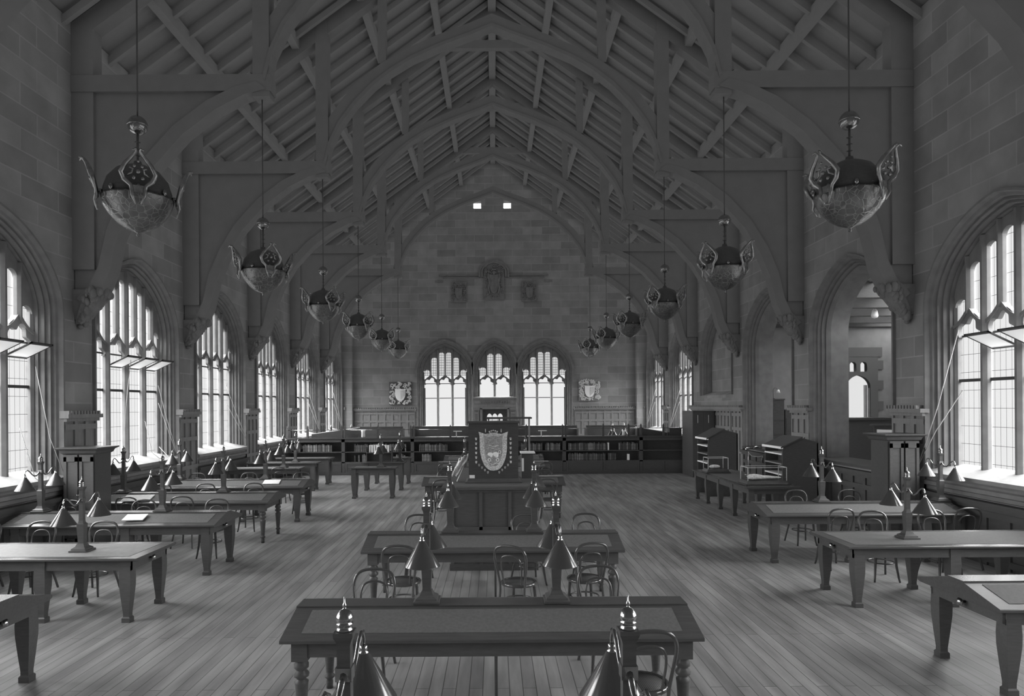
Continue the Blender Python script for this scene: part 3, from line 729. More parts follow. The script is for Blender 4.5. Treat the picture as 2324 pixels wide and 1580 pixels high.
lamps = [(-.56, 2.53, ZRG, 'table lamp at the bottom left of centre, its brass dome nearest the camera'), (.49, 2.53, ZRG, 'table lamp at the bottom right of centre, its brass dome nearest the camera'),
 (-.565, 5.63, ZRG, 'left lamp on the nearest whole centre table'), (.50, 5.63, ZRG, 'right lamp on the nearest whole centre table'),
 (-.575, 8.72, ZRG, 'left lamp on the second centre table'), (.50, 8.72, ZRG, 'right lamp on the second centre table'),
 (-.68, 15.55, ZRG, 'lamp left of the shield case, on the table behind it'), (.70, 15.55, ZRG, 'lamp right of the shield case, on the table behind it'),
 (-5.02, 8.30, .76, 'lamp on the pale shining flat table at left'),
 (-5.17, 10.62, ZRG, 'inner lamp on the third left table'), (-7.06, 10.62, ZRG, 'lamp by the wall on the third left table'),
 (-5.16, 12.99, ZRG, 'inner lamp on the fourth left table'), (-7.06, 12.99, ZRG, 'lamp by the lit sill on the fourth left table'),
 (-5.13, 15.28, ZRG, 'inner lamp on the fifth left table'), (-7.05, 15.28, ZRG, 'lamp by the wall on the fifth left table'),
 (5.28, 8.75, .76, 'lamp on the second right table'), (5.34, 11.16, ZRG, 'left lamp on the third right table'), (7.28, 11.16, ZRG, 'lamp by the window sill on the third right table'),
 (-3.1, 18.6, .84, 'lamp on the nearest small table left of the counter'), (-2.84, 20.5, .84, 'lamp on the middle small table left of the counter'),
 (-5.75, 18.6, .84, 'lamp on the nearest narrow table at the far left wall'), (-5.95, 20.4, .84, 'lamp on the middle narrow table at the far left wall')]
for x, y, z, l in lamps: place(LP, (x, y, z+.004), 0, l, 'pedestal lamps on the reading tables')

# ------------------------------------------------------------------ bentwood chairs (facing local +Y)
def make_chair():
    root = bpy.data.objects.new('bentwood_chair', None); COL.objects.link(root); root['category'] = 'chair'
    n = 28; ring = lambda r, z, ry=1: [(r*math.cos(2*PI*k/n), r*ry*math.sin(2*PI*k/n), z) for k in range(n)]
    MB().lathe([(.0, .452), (.186, .452), (.186, .462), (0, .464)], 28).build('cane_seat', M['cane'], root)
    rm = MB(); rm.lathe([(.180, .435), (.205, .435), (.210, .45), (.205, .466), (.190, .470), (.182, .464), (.180, .435)], 30); rm.build('seat_rim', M['chair_wood'], root)
    MB().tube(ring(.165, .25), .0095, 8, True).build('stretcher_ring', M['chair_wood'], root)
    for s_ in (-1, 1):
        pts = [(s_*.125, .145, .45), (s_*.132, .150, .36), (s_*.140, .158, .22), (s_*.158, .185, .06), (s_*.168, .20, .0)]
        MB().tube(pts, [.018, .019, .017, .014, .012], 10).build('leg', M['chair_wood'], root)
    # back hoop with the rear legs in one bend
    hp = [(-.190, -.285, 0), (-.175, -.255, .12), (-.150, -.20, .30), (-.150, -.180, .44), (-.168, -.195, .56), (-.190, -.220, .70), (-.198, -.238, .78)]
    top = [(-.185, -.252, .845), (-.150, -.263, .893), (-.09, -.270, .915), (0, -.272, .922)]
    path = hp+top+[(-x, y, z) for x, y, z in top[:-1][::-1]]+[(-x, y, z) for x, y, z in hp[::-1]]
    def sm(P, k=2):
        for _ in range(k):
            Q = [P[0]]
            for a, b in zip(P[:-1], P[1:]):
                a = Vector(a); b = Vector(b); Q += [tuple(a.lerp(b, .25)), tuple(a.lerp(b, .75))]
            Q.append(P[-1]); P = Q
        return P
    MB().tube(sm(path), .0145, 8).build('back_hoop', M['chair_wood'], root)
    inn = [(-.105, -.168, .455), (-.118, -.190, .56), (-.128, -.212, .66), (-.120, -.232, .745), (-.085, -.245, .795), (0, -.252, .812)]
    path = inn+[(-x, y, z) for x, y, z in inn[:-1][::-1]]
    MB().tube(sm(path), .0105, 8).build('inner_hoop', M['chair_wood'], root)
    return root
CH = make_chair()
F = PI  # facing the camera
chairs = [(-1.17, 6.35, F, 'bentwood chair tucked behind the nearest centre table, at its left end'), (1.02, 6.42, F+.08, 'bentwood chair tucked behind the nearest centre table, at its right end'),
 (1.06, 5.02, .06, 'bentwood chair nearest the camera, behind the lower right brass lamp'),
 (-1.08, 7.98, -.05, 'bentwood chair drawn up before the second centre table, left end'), (.27, 7.90, -.45, 'turned bentwood chair before the middle of the second centre table'), (1.05, 8.05, .22, 'bentwood chair drawn up before the second centre table, right end'),
 (-1.10, 9.62, F, 'bentwood chair beyond the second centre table, far left one'), (.49, 9.60, F+.3, 'bentwood chair beyond the second centre table, beside the right lamp'), (1.31, 9.62, F, 'bentwood chair beyond the second centre table, far right one'),
 (-6.30, 9.25, F, 'bentwood chair beyond the pale shining left table, at the frame side'), (-5.42, 9.22, F, 'bentwood chair beyond the pale shining left table, right of its lamp'), (-7.10, 9.3, F, 'bentwood chair cut by the left edge of the frame'),
 (-4.76, 11.45, F, 'bentwood chair at the right end of the third left table, far side'), (-5.96, 11.4, F+.1, 'bentwood chair behind the inner lamp of the third left table'), (-7.25, 11.4, F, 'bentwood chair against the wall beyond the third left table'),
 (-6.50, 12.3, 0, 'bentwood chair before the left part of the fourth left table'), (-5.56, 12.35, .05, 'bentwood chair before the middle of the fourth left table'),
 (-5.95, 13.8, F, 'bentwood chair beyond the fourth left table, left of its inner lamp'), (-4.98, 13.85, F, 'bentwood chair beyond the fourth left table, right of its inner lamp'), (-6.85, 13.8, F, 'bentwood chair beyond the fourth left table, by the wall lamp'),
 (-7.1, 16.05, F, 'bentwood chair beyond the fifth left table, below the wainscot'), (-5.88, 16.1, F, 'bentwood chair beyond the fifth left table, in the middle'), (-4.58, 16.1, F+.15, 'bentwood chair beyond the fifth left table, at its right end'),
 (5.46, 12.15, F, 'bentwood chair beyond the third right table, left of the lamp'), (6.43, 12.15, F, 'bentwood chair beyond the third right table, right of the lamp'),
 (5.16, 10.45, .05, 'bentwood chair before the third right table, left end'), (5.46, 9.68, F-.1, 'bentwood chair beyond the second right table, left of its lamp'),
 (6.38, 9.75, F, 'bentwood chair beyond the second right table, behind its lamp'), (7.05, 10.42, 0, 'bentwood chair before the third right table, by the window'),
 (-1.15, 14.75, .1, 'bentwood chair left of the counter, before the table behind it'), (1.15, 14.8, -.1, 'bentwood chair right of the counter, before the table behind it'),
 (-1.35, 18.85, 0, 'bentwood chair far behind the counter, left side'), (1.35, 18.85, .2, 'bentwood chair far behind the counter, right side'), (1.2, 16.35, F, 'bentwood chair right of the shield case, facing forward'),
 (-1.2, 16.35, F, 'bentwood chair left of the shield case, facing forward'), (-5.6, 17.95, 0, 'bentwood chair before the nearest narrow table at far left')]
for x, y, a, l in chairs: place(CH, (x, y, 0), a, l, 'bentwood chairs at the reading tables')

# ------------------------------------------------------------------ chandeliers
def make_chandelier():
    root = bpy.data.objects.new('chandelier', None); COL.objects.link(root); root['category'] = 'chandelier'
    # origin at the rim level
    MB().lathe([(0, -.43), (.014, -.425), (.022, -.405), (.012, -.385), (.05, -.37), (.14, -.335), (.23, -.27), (.31, -.18), (.365, -.09), (.39, 0), (.395, .02), (.375, .02), (.36, -.02)], 32).build('bowl', M['bowl'], root)
    MB().lathe([(.36, .0), (.37, .10), (.33, .23), (.24, .34), (.12, .40), (.05, .42), (.04, .46), (0, .47)], 28).build('dome', M['wood'], root)
    for k in range(4):
        a = R(-62+90*k); ca, sa = math.cos(a), math.sin(a)
        def T(u, out, z): u *= 1.3; rr = .40+out*.9; return (ca*rr-sa*u, sa*rr+ca*u, z*1.08)
        m_ = MB()
        for s_ in (-1, 1):
            P = [T(s_*.02, .02, -.14), T(s_*.05, .05, -.06), T(s_*.05, .03, .0), T(s_*.06, .03, .05), T(s_*.11, .05, .10), T(s_*.135, .07, .17), T(s_*.10, .10, .25), T(s_*.05, .13, .32), T(s_*.015, .16, .37), T(s_*.02, .20, .39), T(s_*.045, .21, .37)]
            m_.tube(P, [.010, .015, .024, .024, .028, .030, .026, .020, .016, .013, .010], 7)
            m_.tube([T(s_*.09, .05, .14), T(s_*.05, .07, .17), T(s_*.04, .08, .21), T(s_*.07, .08, .22)], .011, 6)
            m_.sphere(T(s_*.035, .06, .12), .022, 8, 6); m_.sphere(T(s_*.03, .09, .235), .018, 8, 6)
        m_.sphere(T(0, .09, .18), .026, 8, 6); m_.sphere(T(0, .12, .28), .016, 8, 6)
        s2 = [T(-.045, .035, -.02), T(.045, .035, -.02), T(.05, .03, .055), T(-.05, .03, .055), T(-.045, .02, -.02), T(.045, .02, -.02), T(.05, .015, .055), T(-.05, .015, .055)]
        m_.add(s2, [(0,1,2,3),(4,5,6,7),(0,1,5,4),(1,2,6,5),(2,3,7,6),(3,0,4,7)])
        m_.build('scroll_shield', M['bronze'], root)
    for k in range(8):
        a = R(-17+45*k); MB().sphere((math.cos(a)*.385, math.sin(a)*.385, .055), .028, 8, 6, (1, 1, 1.3)).build('glass_drop', M['brass'], root)
    ch = MB(); ch.tube([(0, 0, .45), (0, 0, .80)], .014, 8)
    for z in (.52, .60, .68): ch.lathe([(.012, z), (.035, z+.01), (.012, z+.02)], 10)
    ch.build('hanging_rod', M['dark_metal'], root)
    MB().sphere((0, 0, .89), .112, 20, 14).lathe([(.113, .88), (.118, .885), (.118, .90), (.113, .905)], 24).build('globe', M['brass'], root)
    MB().tube([(0, 0, .98), (0, 0, 3.35)], .010, 6).build('chain', M['dark_metal'], root)
    return root
CD = make_chandelier()
ORD = ['nearest', 'second', 'third', 'fourth', 'fifth', 'sixth, farthest']
for side, nm in ((-1, 'left'), (1, 'right')):
    for k, yp in enumerate(PIER[1:]):
        place(CD, (side*4.2 + (0.02 if side > 0 else 0), yp, 4.95), R(7*k), '%s bronze bowl chandelier in the %s row under the roof' % (ORD[k], nm), 'bronze chandeliers')

# ------------------------------------------------------------------ centre counter with the shield case
ct = thing('display_counter', 'dark high counter in the centre aisle carrying the shield case', 'counter', (-.02, 10.3, 0))
MB().box(-.79, 0, 1.22, .79, 3.3, 1.26).box(-.74, .04, 1.18, .74, 3.26, 1.22).build('counter_top', M['wood_dull'], ct)
cb_ = MB(); cb_.box(-.65, .06, 0, .65, 3.2, 1.18)
for x in (-.65, -.22, .22, .61): cb_.box(x, .035, .08, x+.05, .06, 1.18)
cb_.box(-.67, .03, 0, .67, 3.22, .10).box(-.66, .035, .60, .66, .06, .66)
cb_.build('cabinet_body', M['wood'], ct)
MB().box(-.72, .10, 1.26, .72, 3.2, 1.264).build('counter_cloth', M['baize'], ct)
cs = thing('shield_case', 'dark case on the centre counter showing a pale embroidered shield', 'display case', (-.02, 10.88, 1.265))
x0, x1 = -.395, .395
MB().box(x0, 0, .06, x1, .42, .96).build('case_body', M['wood_top'], cs)
MB().loft([(0, .20, 0, .45, .27), (0, .20, .02, .45, .27), (0, .20, .03, .42, .24), (0, .20, .07, .40, .22)]).box(-.42, -.02, .95, .42, .45, .975).build('case_moulding', M['wood'], cs)
def shield_pts(w, h, n=12):
    P = [(-w, h*.5), (-w*.55, h*.44), (0, h*.47), (w*.55, h*.44), (w, h*.5), (w*.93, h*.38), (w*.92, h*.1)]
    for k in range(1, n): t = k/n; P.append((w*.92*math.cos(t*PI/2)**.8, h*.1-(h*.6)*math.sin(t*PI/2)**1.15))
    P.append((0, -h*.5))
    for k in range(n-1, 0, -1): t = k/n; P.append((-w*.92*math.cos(t*PI/2)**.8, h*.1-(h*.6)*math.sin(t*PI/2)**1.15))
    return P + [(-w*.92, h*.1), (-w*.93, h*.38)]
M['shield_rim'] = noise_var(mat('pale_embroidered_rim', .5, .7, 0, .3), .22, .72, 60)
M['shield_field'] = noise_var(mat('embroidered_field', .3, .7, 0, .3), .16, .36, 50)
M['gold_thread'] = noise_var(mat('gold_thread', .4, .6, 0, .3), .25, .6, 70)
def ext(pts, cx, cz, y0, y1): return MB().prism([(x+cx, z+cz) for x, z in pts], 'y', y0, y1)
sh = ext(shield_pts(.235, .62), 0, .505, -.012, 0).build('shield', M['shield_rim'], cs)
ext(shield_pts(.155, .50), 0, .515, -.016, -.010).build('shield_field', M['shield_field'], sh)
em = MB()
def blob(x, z, rx, rz): em.sphere((x, -.016, z), 1, 12, 6, (rx, .008, rz))
for x, z, a, b_ in ((-.05, .455, .045, .03), (-.035, .435, .022, .03), (.035, .46, .05, .03), (.05, .435, .03, .035), (.02, .44, .02, .02)): blob(x, z, a, b_)
em.build('white_emblem', M['card'], sh)
em = MB()
for k in range(9): blob(-.10+.025*k, .545+.012*math.sin(k*.8), .014, .008)
for k in range(7): blob(-.07+.023*k, .585+.01*math.cos(k), .012, .012)
for k in range(7): blob(-.075+.025*k, .30+.015*math.cos(k*1.3), .016, .014)
em.build('motto_scroll', M['gold_thread'], sh)
em = MB()
for cx in (-.065, .065):
    pts = [(cx+.022*math.cos(2*PI*k/14), -.018, .365+.022*math.sin(2*PI*k/14)) for k in range(14)]; em.tube(pts, .006, 6, True)
em.tube([(.10+.018*math.cos(2*PI*k/14), -.018, .49+.026*math.sin(2*PI*k/14)) for k in range(14)], .004, 6, True)
em.build('ring_emblem', M['card'], sh)
em = MB(); em.box(-.065, -.02, .76, .065, 0, .80)
for k in range(5): em.sphere((-.06+.03*k, -.012, .815+.012*(k % 2)+(.018 if k == 2 else 0)), .014, 8, 6)
em.box(-.08, -.02, .748, .08, 0, .762)
em.build('crown', M['gold_thread'], cs)
for s_ in (-1, 1): MB().sphere((s_*.125, -.004, .83), 1, 8, 6, (.008, .006, .032)).build('side_spray', M['gold_thread'], cs)
bd = 0
for s_ in (-1, 1):
    for k in range(10):
        if k < 6: x, z = s_*(.275-.004*k*0), .70-.074*k
        else: t = (k-5)/5; x, z = s_*(.275-.23*t), .33-.20*t**.9
        e_ = ext(shield_pts(.016, .042), x, z, -.010, 0); e_.build('small_badge', M['shield_rim' if k < 6 else 'shield_field'], cs)
MB().box(-.385, -.006, .075, -.30, 0, .125).build('paper_label', M['card'], cs)
# things beside and behind the case
cl_2 = MB(); rd = random.Random(5); vs = []; 
for i in range(9):
    for j in range(7):
        u = i/8; w = j/6; vs.append((-.03+.15*w-.13*u+.02*rd.random(), .03*rd.random()+.05*math.sin(9*w+6*u), (.27+.09*w)*(1-u)+.07+.03*rd.random()))
fs = [(i*7+j, i*7+j+1, (i+1)*7+j+1, (i+1)*7+j) for i in range(8) for j in range(6)]
dr = thing('rolled_banner', 'white cloth banner on two poles leaning left of the shield case', 'banner', (-.56, 11.05, 1.27))
cl_2.add(vs, fs, True); o = cl_2.build('banner_cloth', M['fossil'], dr); sd = o.modifiers.new('solid', 'SOLIDIFY'); sd.thickness = .02
for x in (-.14, -.02): MB().tube([(x-.03, -.05, 0.005), (x+.10, .03, .30)], .010, 8).build('pole', M['paper'], dr)
dc = thing('tall_display_case', 'pale glazed case standing behind the shield case', 'display case', (.19, 12.6, 1.265))
MB().box(-.34, 0, .98, .50, .5, 1.01).build('case_top', M['wood'], dc)
f_ = MB()
for x in (-.30, -.10, .22, .45): f_.box(x-.015, .02, 0, x+.015, .05, .98)
f_.box(-.32, .02, 0, .47, .46, .05); f_.build('case_frame', M['wainscot'], dc)
MB().box(-.28, .06, .05, .20, .42, .94).build('case_lining', M['card'], dc)
MB().box(-.3, .03, .05, .45, .035, .97).build('glass_pane', M['clear'], dc)
db = thing('dark_lidded_box', 'dark box with a pale lid right of the shield case', 'box', (.55, 11.5, 1.265))
MB().box(-.10, 0, 0, .10, .30, .42).build('box_body', M['wood'], db); MB().box(-.115, -.02, .42, .13, .32, .44).build('lid', M['card'], db)
MB().box(-.095, -.006, .12, -.06, 0, .34).build('glass_pane', M['card'], db)

# ------------------------------------------------------------------ far bookcase counter with railing
XB = [-7.55, -5.48, -2.98, -.25, 2.52, 5.30, 7.0]; YB = 24.7; HB = 1.36
bl_ = ['far left section of the low bookcase across the hall', 'low bookcase section behind the small tables', 'low bookcase section left of the shield case', 'low bookcase section right of the shield case',
       'low bookcase section holding two ragged rows of books', 'far right section of the low bookcase, beside the tall cupboard']
for k in range(6):
    a, b_ = XB[k], XB[k+1]; w = b_-a
    bk_ = thing('low_bookcase', bl_[k], 'bookcase', (a, YB, 0), 0, 'bookcases across the hall')
    m_ = MB(); m_.box(0, .40, 0, w, .45, HB-.05).box(0, 0, 0, .06, .45, HB-.05).box(w-.06, 0, 0, w, .45, HB-.05).box(0, 0, .44, w, .4, .48).box(0, 0, .82, w, .4, .85).box(0, 0, 1.20, w, .4, HB-.05).box(0, -.02, 0, w, .0, .10)
    m_.build('bookcase_body', M['wood'], bk_)
    nd = 2
    for d in range(nd):
        x0_, x1_ = .06+(w-.12)*d/nd, .06+(w-.12)*(d+1)/nd
        dd = MB(); dd.box(x0_+.01, 0, .10, x1_-.01, .02, .44)
        dd.box(x0_+.01, -.012, .10, x0_+.07, 0, .44).box(x1_-.07, -.012, .10, x1_-.01, 0, .44).box(x0_+.07, -.012, .10, x1_-.07, 0, .15).box(x0_+.07, -.012, .39, x1_-.07, 0, .44)
        dd.build('cupboard_door', M['wood'], bk_)
tag(MB().box(XB[0], YB-.04, HB-.05, XB[-1], YB+.70, HB).build('counter_worktop', M['wood_top'], None), 'long polished counter top across the hall above the bookcases', 'counter')
posts = [-7.5, -6.77, -5.53, -5.43, -4.22, -3.03, -2.92, -1.6, 1.15, 2.46, 2.57, 3.93, 4.85, 5.3, 6.12]
pp = MB().loft([(0, 0, 0, .035, .035), (0, 0, .32, .035, .035), (0, 0, .34, .025, .025), (0, 0, .38, .032, .032), (0, 0, .45, .004, .004)]).build('railing_post', M['wood'])
pp['category'] = 'post'
nmw = ['first', 'second', 'third', 'fourth', 'fifth', 'sixth', 'seventh', 'eighth', 'ninth', 'tenth', 'eleventh', 'twelfth', 'thirteenth', 'fourteenth', 'fifteenth']
for k, x in enumerate(posts):
    o = pp if k == 0 else pp.copy()
    if k: COL.objects.link(o)
    o.location = (x, YB+.04, HB); o['label'] = '%s pointed wooden post from the left on the long counter' % nmw[k]; o['group'] = 'posts of the counter railing'
rl = MB()
for a, b_ in ((-7.5, -5.53), (-5.43, -3.03), (-2.92, -.2), (.2, 2.46), (2.57, 5.3), (5.3, 6.95)):
    rl.tube([(a, YB+.04, HB+.28), (b_, YB+.04, HB+.28)], .012, 6)
tag(rl.build('counter_rail', M['brass']), 'thin brass rail running along the top of the long counter', 'railing')
# books
bp_ = MB().box(-.016, 0, 0, .016, .17, .25)
tones = []
for i, v_ in enumerate((.05, .07, .11, .17)):
    m_ = mat('book_cloth_%s' % ('abcd'[i]), v_, .6); bb = m_.node_tree.nodes['Principled BSDF']
    tcx = N(m_, 'ShaderNodeTexCoord'); s3 = N(m_, 'ShaderNodeSeparateXYZ'); mth = N(m_, 'ShaderNodeMath'); mth.operation = 'PINGPONG'; mth.inputs[1].default_value = .06
    L(m_, tcx.outputs['Object'], s3.inputs[0]); L(m_, s3.outputs['Z'], mth.inputs[0])
    rr_ = N(m_, 'ShaderNodeMapRange'); rr_.inputs['From Min'].default_value = .050; rr_.inputs['From Max'].default_value = .055; rr_.inputs['To Min'].default_value = v_; rr_.inputs['To Max'].default_value = v_*1.8
    L(m_, mth.outputs[0], rr_.inputs['Value']); L(m_, rr_.outputs[0], bb.inputs['Base Color'])
    tones.append(m_)
protos = []
for i, m_ in enumerate(tones):
    o = bp_.build('book', m_); o['category'] = 'book'; protos.append([o, True])
def book(x, y, z, sx, sz, tone, label, group, rz=0, tilt=0):
    pr = protos[tone]
    if pr[1]: o = pr[0]; pr[1] = False
    else: o = pr[0].copy(); COL.objects.link(o)
    o.location = (x, y, z); o.scale = (sx, 1, sz); o.rotation_euler = (0, tilt, rz); o['label'] = label; o['group'] = group
rb = random.Random(11)
runs = [(-7.3, -5.9, .85, 'upper', 'far left'), (-5.1, -3.2, .85, 'upper', 'behind the small tables'), (-5.1, -3.2, .48, 'lower', 'behind the small tables'),
        (-2.75, -1.7, .85, 'upper', 'just left of the shield case'), (-2.75, -2.3, .48, 'lower', 'just left of the shield case'),
        (.95, 2.4, .85, 'upper', 'just right of the shield case'), (.95, 1.75, .48, 'lower', 'just right of the shield case'), (2.65, 4.05, .85, 'upper', 'in the right middle section'),
        (2.65, 4.4, .48, 'lower', 'in the right middle section'), (4.5, 5.2, .85, 'upper', 'near the right end')]
for a, b_, z, sh_, where in runs:
    x = a; lab = 'book in the %s row of the low bookcase, %s' % (sh_, where); grp = 'books on the %s shelf, %s' % (sh_, where)
    while x < b_-.06:
        w = rb.uniform(.9, 1.5); x += .032*w
        if rb.random() < .05: x += .10
        t = rb.choices((0, 1, 2, 3), (3, 4, 3, 2))[0]
        book(x, YB+.05, z+.001, w, rb.uniform(.92, 1.12), t, lab, grp)
        x += .008
o = MB().box(-.03, 0, 0, .03, .17, .22).build('book', M['card'], None, (4.35+.5, YB+.03, .481)); tag(o, 'single white book alone on the lower shelf of the right bookcase', 'book')
o = MB().box(-.02, 0, 0, .02, .17, .27).build('book', M['card'], None, (4.12, YB+.02, .851)); tag(o, 'tall white-backed book on the upper shelf right of the shield case', 'book')
# desks behind the counter
dl = ['long reading desk behind the counter at far left', 'long reading desk behind the counter below the left window', 'long reading desk behind the counter below the right window', 'long reading desk behind the counter at far right']
dk = None
for (a, b_), l in zip(((-6.2, -4.0), (-3.6, -1.0), (1.0, 3.6), (4.0, 6.2)), dl):
    t = thing('long_desk', l, 'desk', ((a+b_)/2, 29.5, 0), 0, 'desks behind the counter'); w = (b_-a)/2
    MB().box(-w, 0, 1.02, w, .7, 1.06).build('desktop', M['wood_top'], t)
    MB().box(-w, .33, 1.06, w, .37, 1.58).box(-w, .30, 1.56, w, .40, 1.60).box(-w-.03, .0, 0, -w+.02, .7, 1.5).box(w-.02, 0, 0, w+.03, .7, 1.5).build('desk_screen', M['wood_dull'], t)
for x, y, l in ((-6.5, 27.2, 'lamp behind the counter at far left'), (-5.7, 27.2, 'second lamp behind the counter at far left'), (4.7, 27.2, 'lamp behind the counter at right'), (5.15, 27.2, 'lamp at the right end behind the counter')):
    place(LP, (x, y, .886), 0, l, 'pedestal lamps on the reading tables')
TB = make_table('square', flat=True, W=2.4, D=.8, z=.88); TB.name = 'staff_table'
place(TB, (-6.1, 27.2, 0), 0, 'staff table behind the counter at far left, mostly hidden'); place(TB, (5.3, 27.2, 0), 0, 'staff table behind the counter at right, mostly hidden')
for x, y, l in ((-1.35, 0, 'small white book rest on the counter, left of the shield case'), (1.75, 0, 'small white book rest on the counter, right of the shield case')):
    t = thing('book_rest', l, 'stand', (x, YB+.25, HB)); MB().box(-.15, -.1, .19, .15, .1, .21).build('rest_top', M['card'], t); MB().box(-.06, -.04, .0, -.03, .04, .19).build('rest_post', M['card'], t)
for x, z0_, w_, h_, m_, l, nm in ((-4.80, HB, .16, .26, 'card', 'white cylinder-like jug on the counter at left', 'white_jug'), (4.72, HB, .14, .18, 'card', 'white jug on the counter at right', 'white_jug')):
    tag(MB().lathe([(w_*.35, 0), (w_*.45, .02), (w_*.4, h_*.7), (w_*.5, h_)], 14).build(nm, M[m_], None, (x, YB+.25, z0_+.001)), l, 'jug')
o = thing('sloping_desk', 'sloping desk with a pale top on the counter at far left', 'desk', (-5.9, YB+.3, HB)); MB().prism([(-.8, 0), (.9, 0), (.9, .34), (-.8, .12)], 'y', 0, .35).build('desk_box', M['wood'], o); MB().prism([(-.8, .12), (.9, .34), (.9, .36), (-.8, .14)], 'y', 0, .35).build('desk_lid', M['paper'], o)
o = thing('sloping_desk', 'sloping desk with a pale lid on the counter at far right', 'desk', (5.72, YB+.3, HB)); MB().prism([(-.5, 0), (.6, 0), (.6, .1), (-.5, .30)], 'y', 0, .35).build('desk_box', M['wood'], o); MB().prism([(-.5, .30), (.6, .1), (.6, .12), (-.5, .32)], 'y', 0, .35).build('desk_lid', M['paper'], o)
o = thing('wooden_box', 'dark square box on the counter near the tall cupboard', 'box', (6.60, YB+.2, HB)); MB().box(-.22, 0, 0, .22, .3, .24).build('box_body', M['wood'], o); MB().box(-.23, -.01, .24, .23, .31, .26).build('lid', M['wood_dull'], o)

# books on the small tables
rk = thing('book_rack', 'small rack of pale-backed books on the middle small table', 'rack', (-3.42, 20.2, .845))
MB().box(-.36, 0, .0, .36, .22, .02).box(-.36, .2, 0, .36, .22, .30).box(-.38, 0, 0, -.36, .22, .45).box(.36, 0, 0, .38, .22, .45).box(-.36, 0, .26, .36, .2, .28).build('rack_frame', M['wood'], rk)
for k in range(9): o = MB().box(-.022, 0, 0, .022, .16, .21).build('book', M['card'], None, (-3.42-.28+.068*k, 20.23, .845+.281)); tag(o, 'pale-spined book standing in the small table rack', 'book', 'pale books in the small rack')
pc = [(-5.42, 10.28, .835, .30, .22, 'pale sheet of paper near the inner lamp of the third left table'), (-6.6, 12.62, .815, .5, .3, 'open pale book on the fourth left table by the wall'), (-4.9, 15.0, .835, .35, .25, 'paper sheet on the fifth left table')]
for x, y, z, a, b_, l in pc:
    o = MB().box(-a/2, -b_/2, 0, a/2, b_/2, .012).build('paper_sheet', M['paper'], None, (x, y, z+.008), (R(14), 0, .1)); tag(o, l, 'paper')

# ------------------------------------------------------------------ cabinets by the side walls
def wall_cab(name, label, x0_, x1_, y0_, y1_, h, body='wood', glass=False):
    t = thing(name, label, 'cabinet', ((x0_+x1_)/2, (y0_+y1_)/2, 0)); a = (x1_-x0_)/2; c = (y1_-y0_)/2
    m_ = MB(); m_.box(-a, -c, .10, a, c, h-.10).box(-a-.03, -c-.03, 0, a+.03, c+.03, .12); m_.build('cabinet_body', M[body], t)
    MB().loft([(0, 0, h-.12, a, c), (0, 0, h-.10, a+.03, c+.03), (0, 0, h-.05, a+.05, c+.05), (0, 0, h-.02, a+.10, c+.10), (0, 0, h, a+.10, c+.10)]).build('cornice', M[body], t)
    for k in range(2):
        xa = -a+.02+k*a; xb = xa+a-.03
        d_ = MB(); d_.box(xa, -c-.02, .16, xb, -c, h-.125); d_.box(xa, -c-.035, .16, xa+.05, -c-.02, h-.16).box(xb-.05, -c-.035, .16, xb, -c-.02, h-.16).box(xa, -c-.035, h-.24, xb, -c-.02, h-.125).box(xa, -c-.035, .16, xb, -c-.02, .26)
        d_ = d_.build('door', M[body], t)
        MB().sphere(((xb if k == 0 else xa), -c-.045, h*.55), .012, 8, 6).build('knob', M['brass'], d_)
    for s_ in (-1, 1): pass
    return t
wall_cab('wall_cabinet', 'tall dark cabinet against the left wall between the first two windows', -7.42, -6.88, 11.75, 12.24, 1.82)
wc = wall_cab('wall_cabinet', 'tall dark cabinet with cornice against the right wall beside the big window', 6.86, 7.40, 11.92, 12.45, 1.95)
cp = thing('tall_cupboard', 'tall plain black cupboard at the right end of the long counter', 'cupboard', (7.12, 23.30, 0))
MB().box(-.36, 0, 0, .38, 1.3, 2.26).build('cupboard_body', M['wood'], cp)
for k in range(2):
    d_ = MB().box(-.355+.365*k, -.02, .05, -.355+.365*k+.36, 0, 2.22).build('door', M['wood'], cp); MB().box(-.19+.365*k-.006, -.026, 1.85, -.19+.365*k+.006, -.02, 2.12).build('card_slot', M['card'], d_)
def stand(label, x0_, x1_, y0_, y1_, hl, hr):
    t = thing('sloping_book_stand', label, 'stand', (x0_, y0_, 0)); w = x1_-x0_; d_ = y1_-y0_
    MB().prism([(0, 0), (w, 0), (w, hr-.1), (w*.55, hr), (.0, hl)], 'y', 0, .03).prism([(0, 0), (w, 0), (w, hr-.1), (w*.55, hr), (.0, hl)], 'y', d_-.03, d_).box(w-.03, 0, 0, w, d_, hr-.12).box(.3, 0.03, 0, .33, d_-.03, hl).build('stand_body', M['wood'], t)
    for k, z in enumerate((.62, .88, 1.12, 1.34)):
        s_ = MB().box(-.02, .03, z, .3, d_-.03, z+.03).build('shelf', M['paper' if k % 2 else 'wainscot'], t)  # pale shelf materials put the light on the edges into the colour
    MB().prism([(-.05, hl-.01), (w*.55, hr), (w*.55, hr+.03), (-.05, hl+.02)], 'y', -.03, d_+.03).build('sloping_top', M['wood'], t)
    MB().box(-.06, -.03, hl-.02, .0, d_+.03, hl+.03).build('top_ledge', M['card'], t)  # white ledge: the lit top edge painted in
    return t
stand('sloping black book stand with shelf edges painted as lit, left of the open archway', 5.75, 6.55, 18.4, 19.35, 1.55, 1.80)
stand('sloping black book stand with shelf edges painted as lit, behind the glass exhibit case', 6.45, 7.25, 15.3, 16.3, 1.50, 1.72)
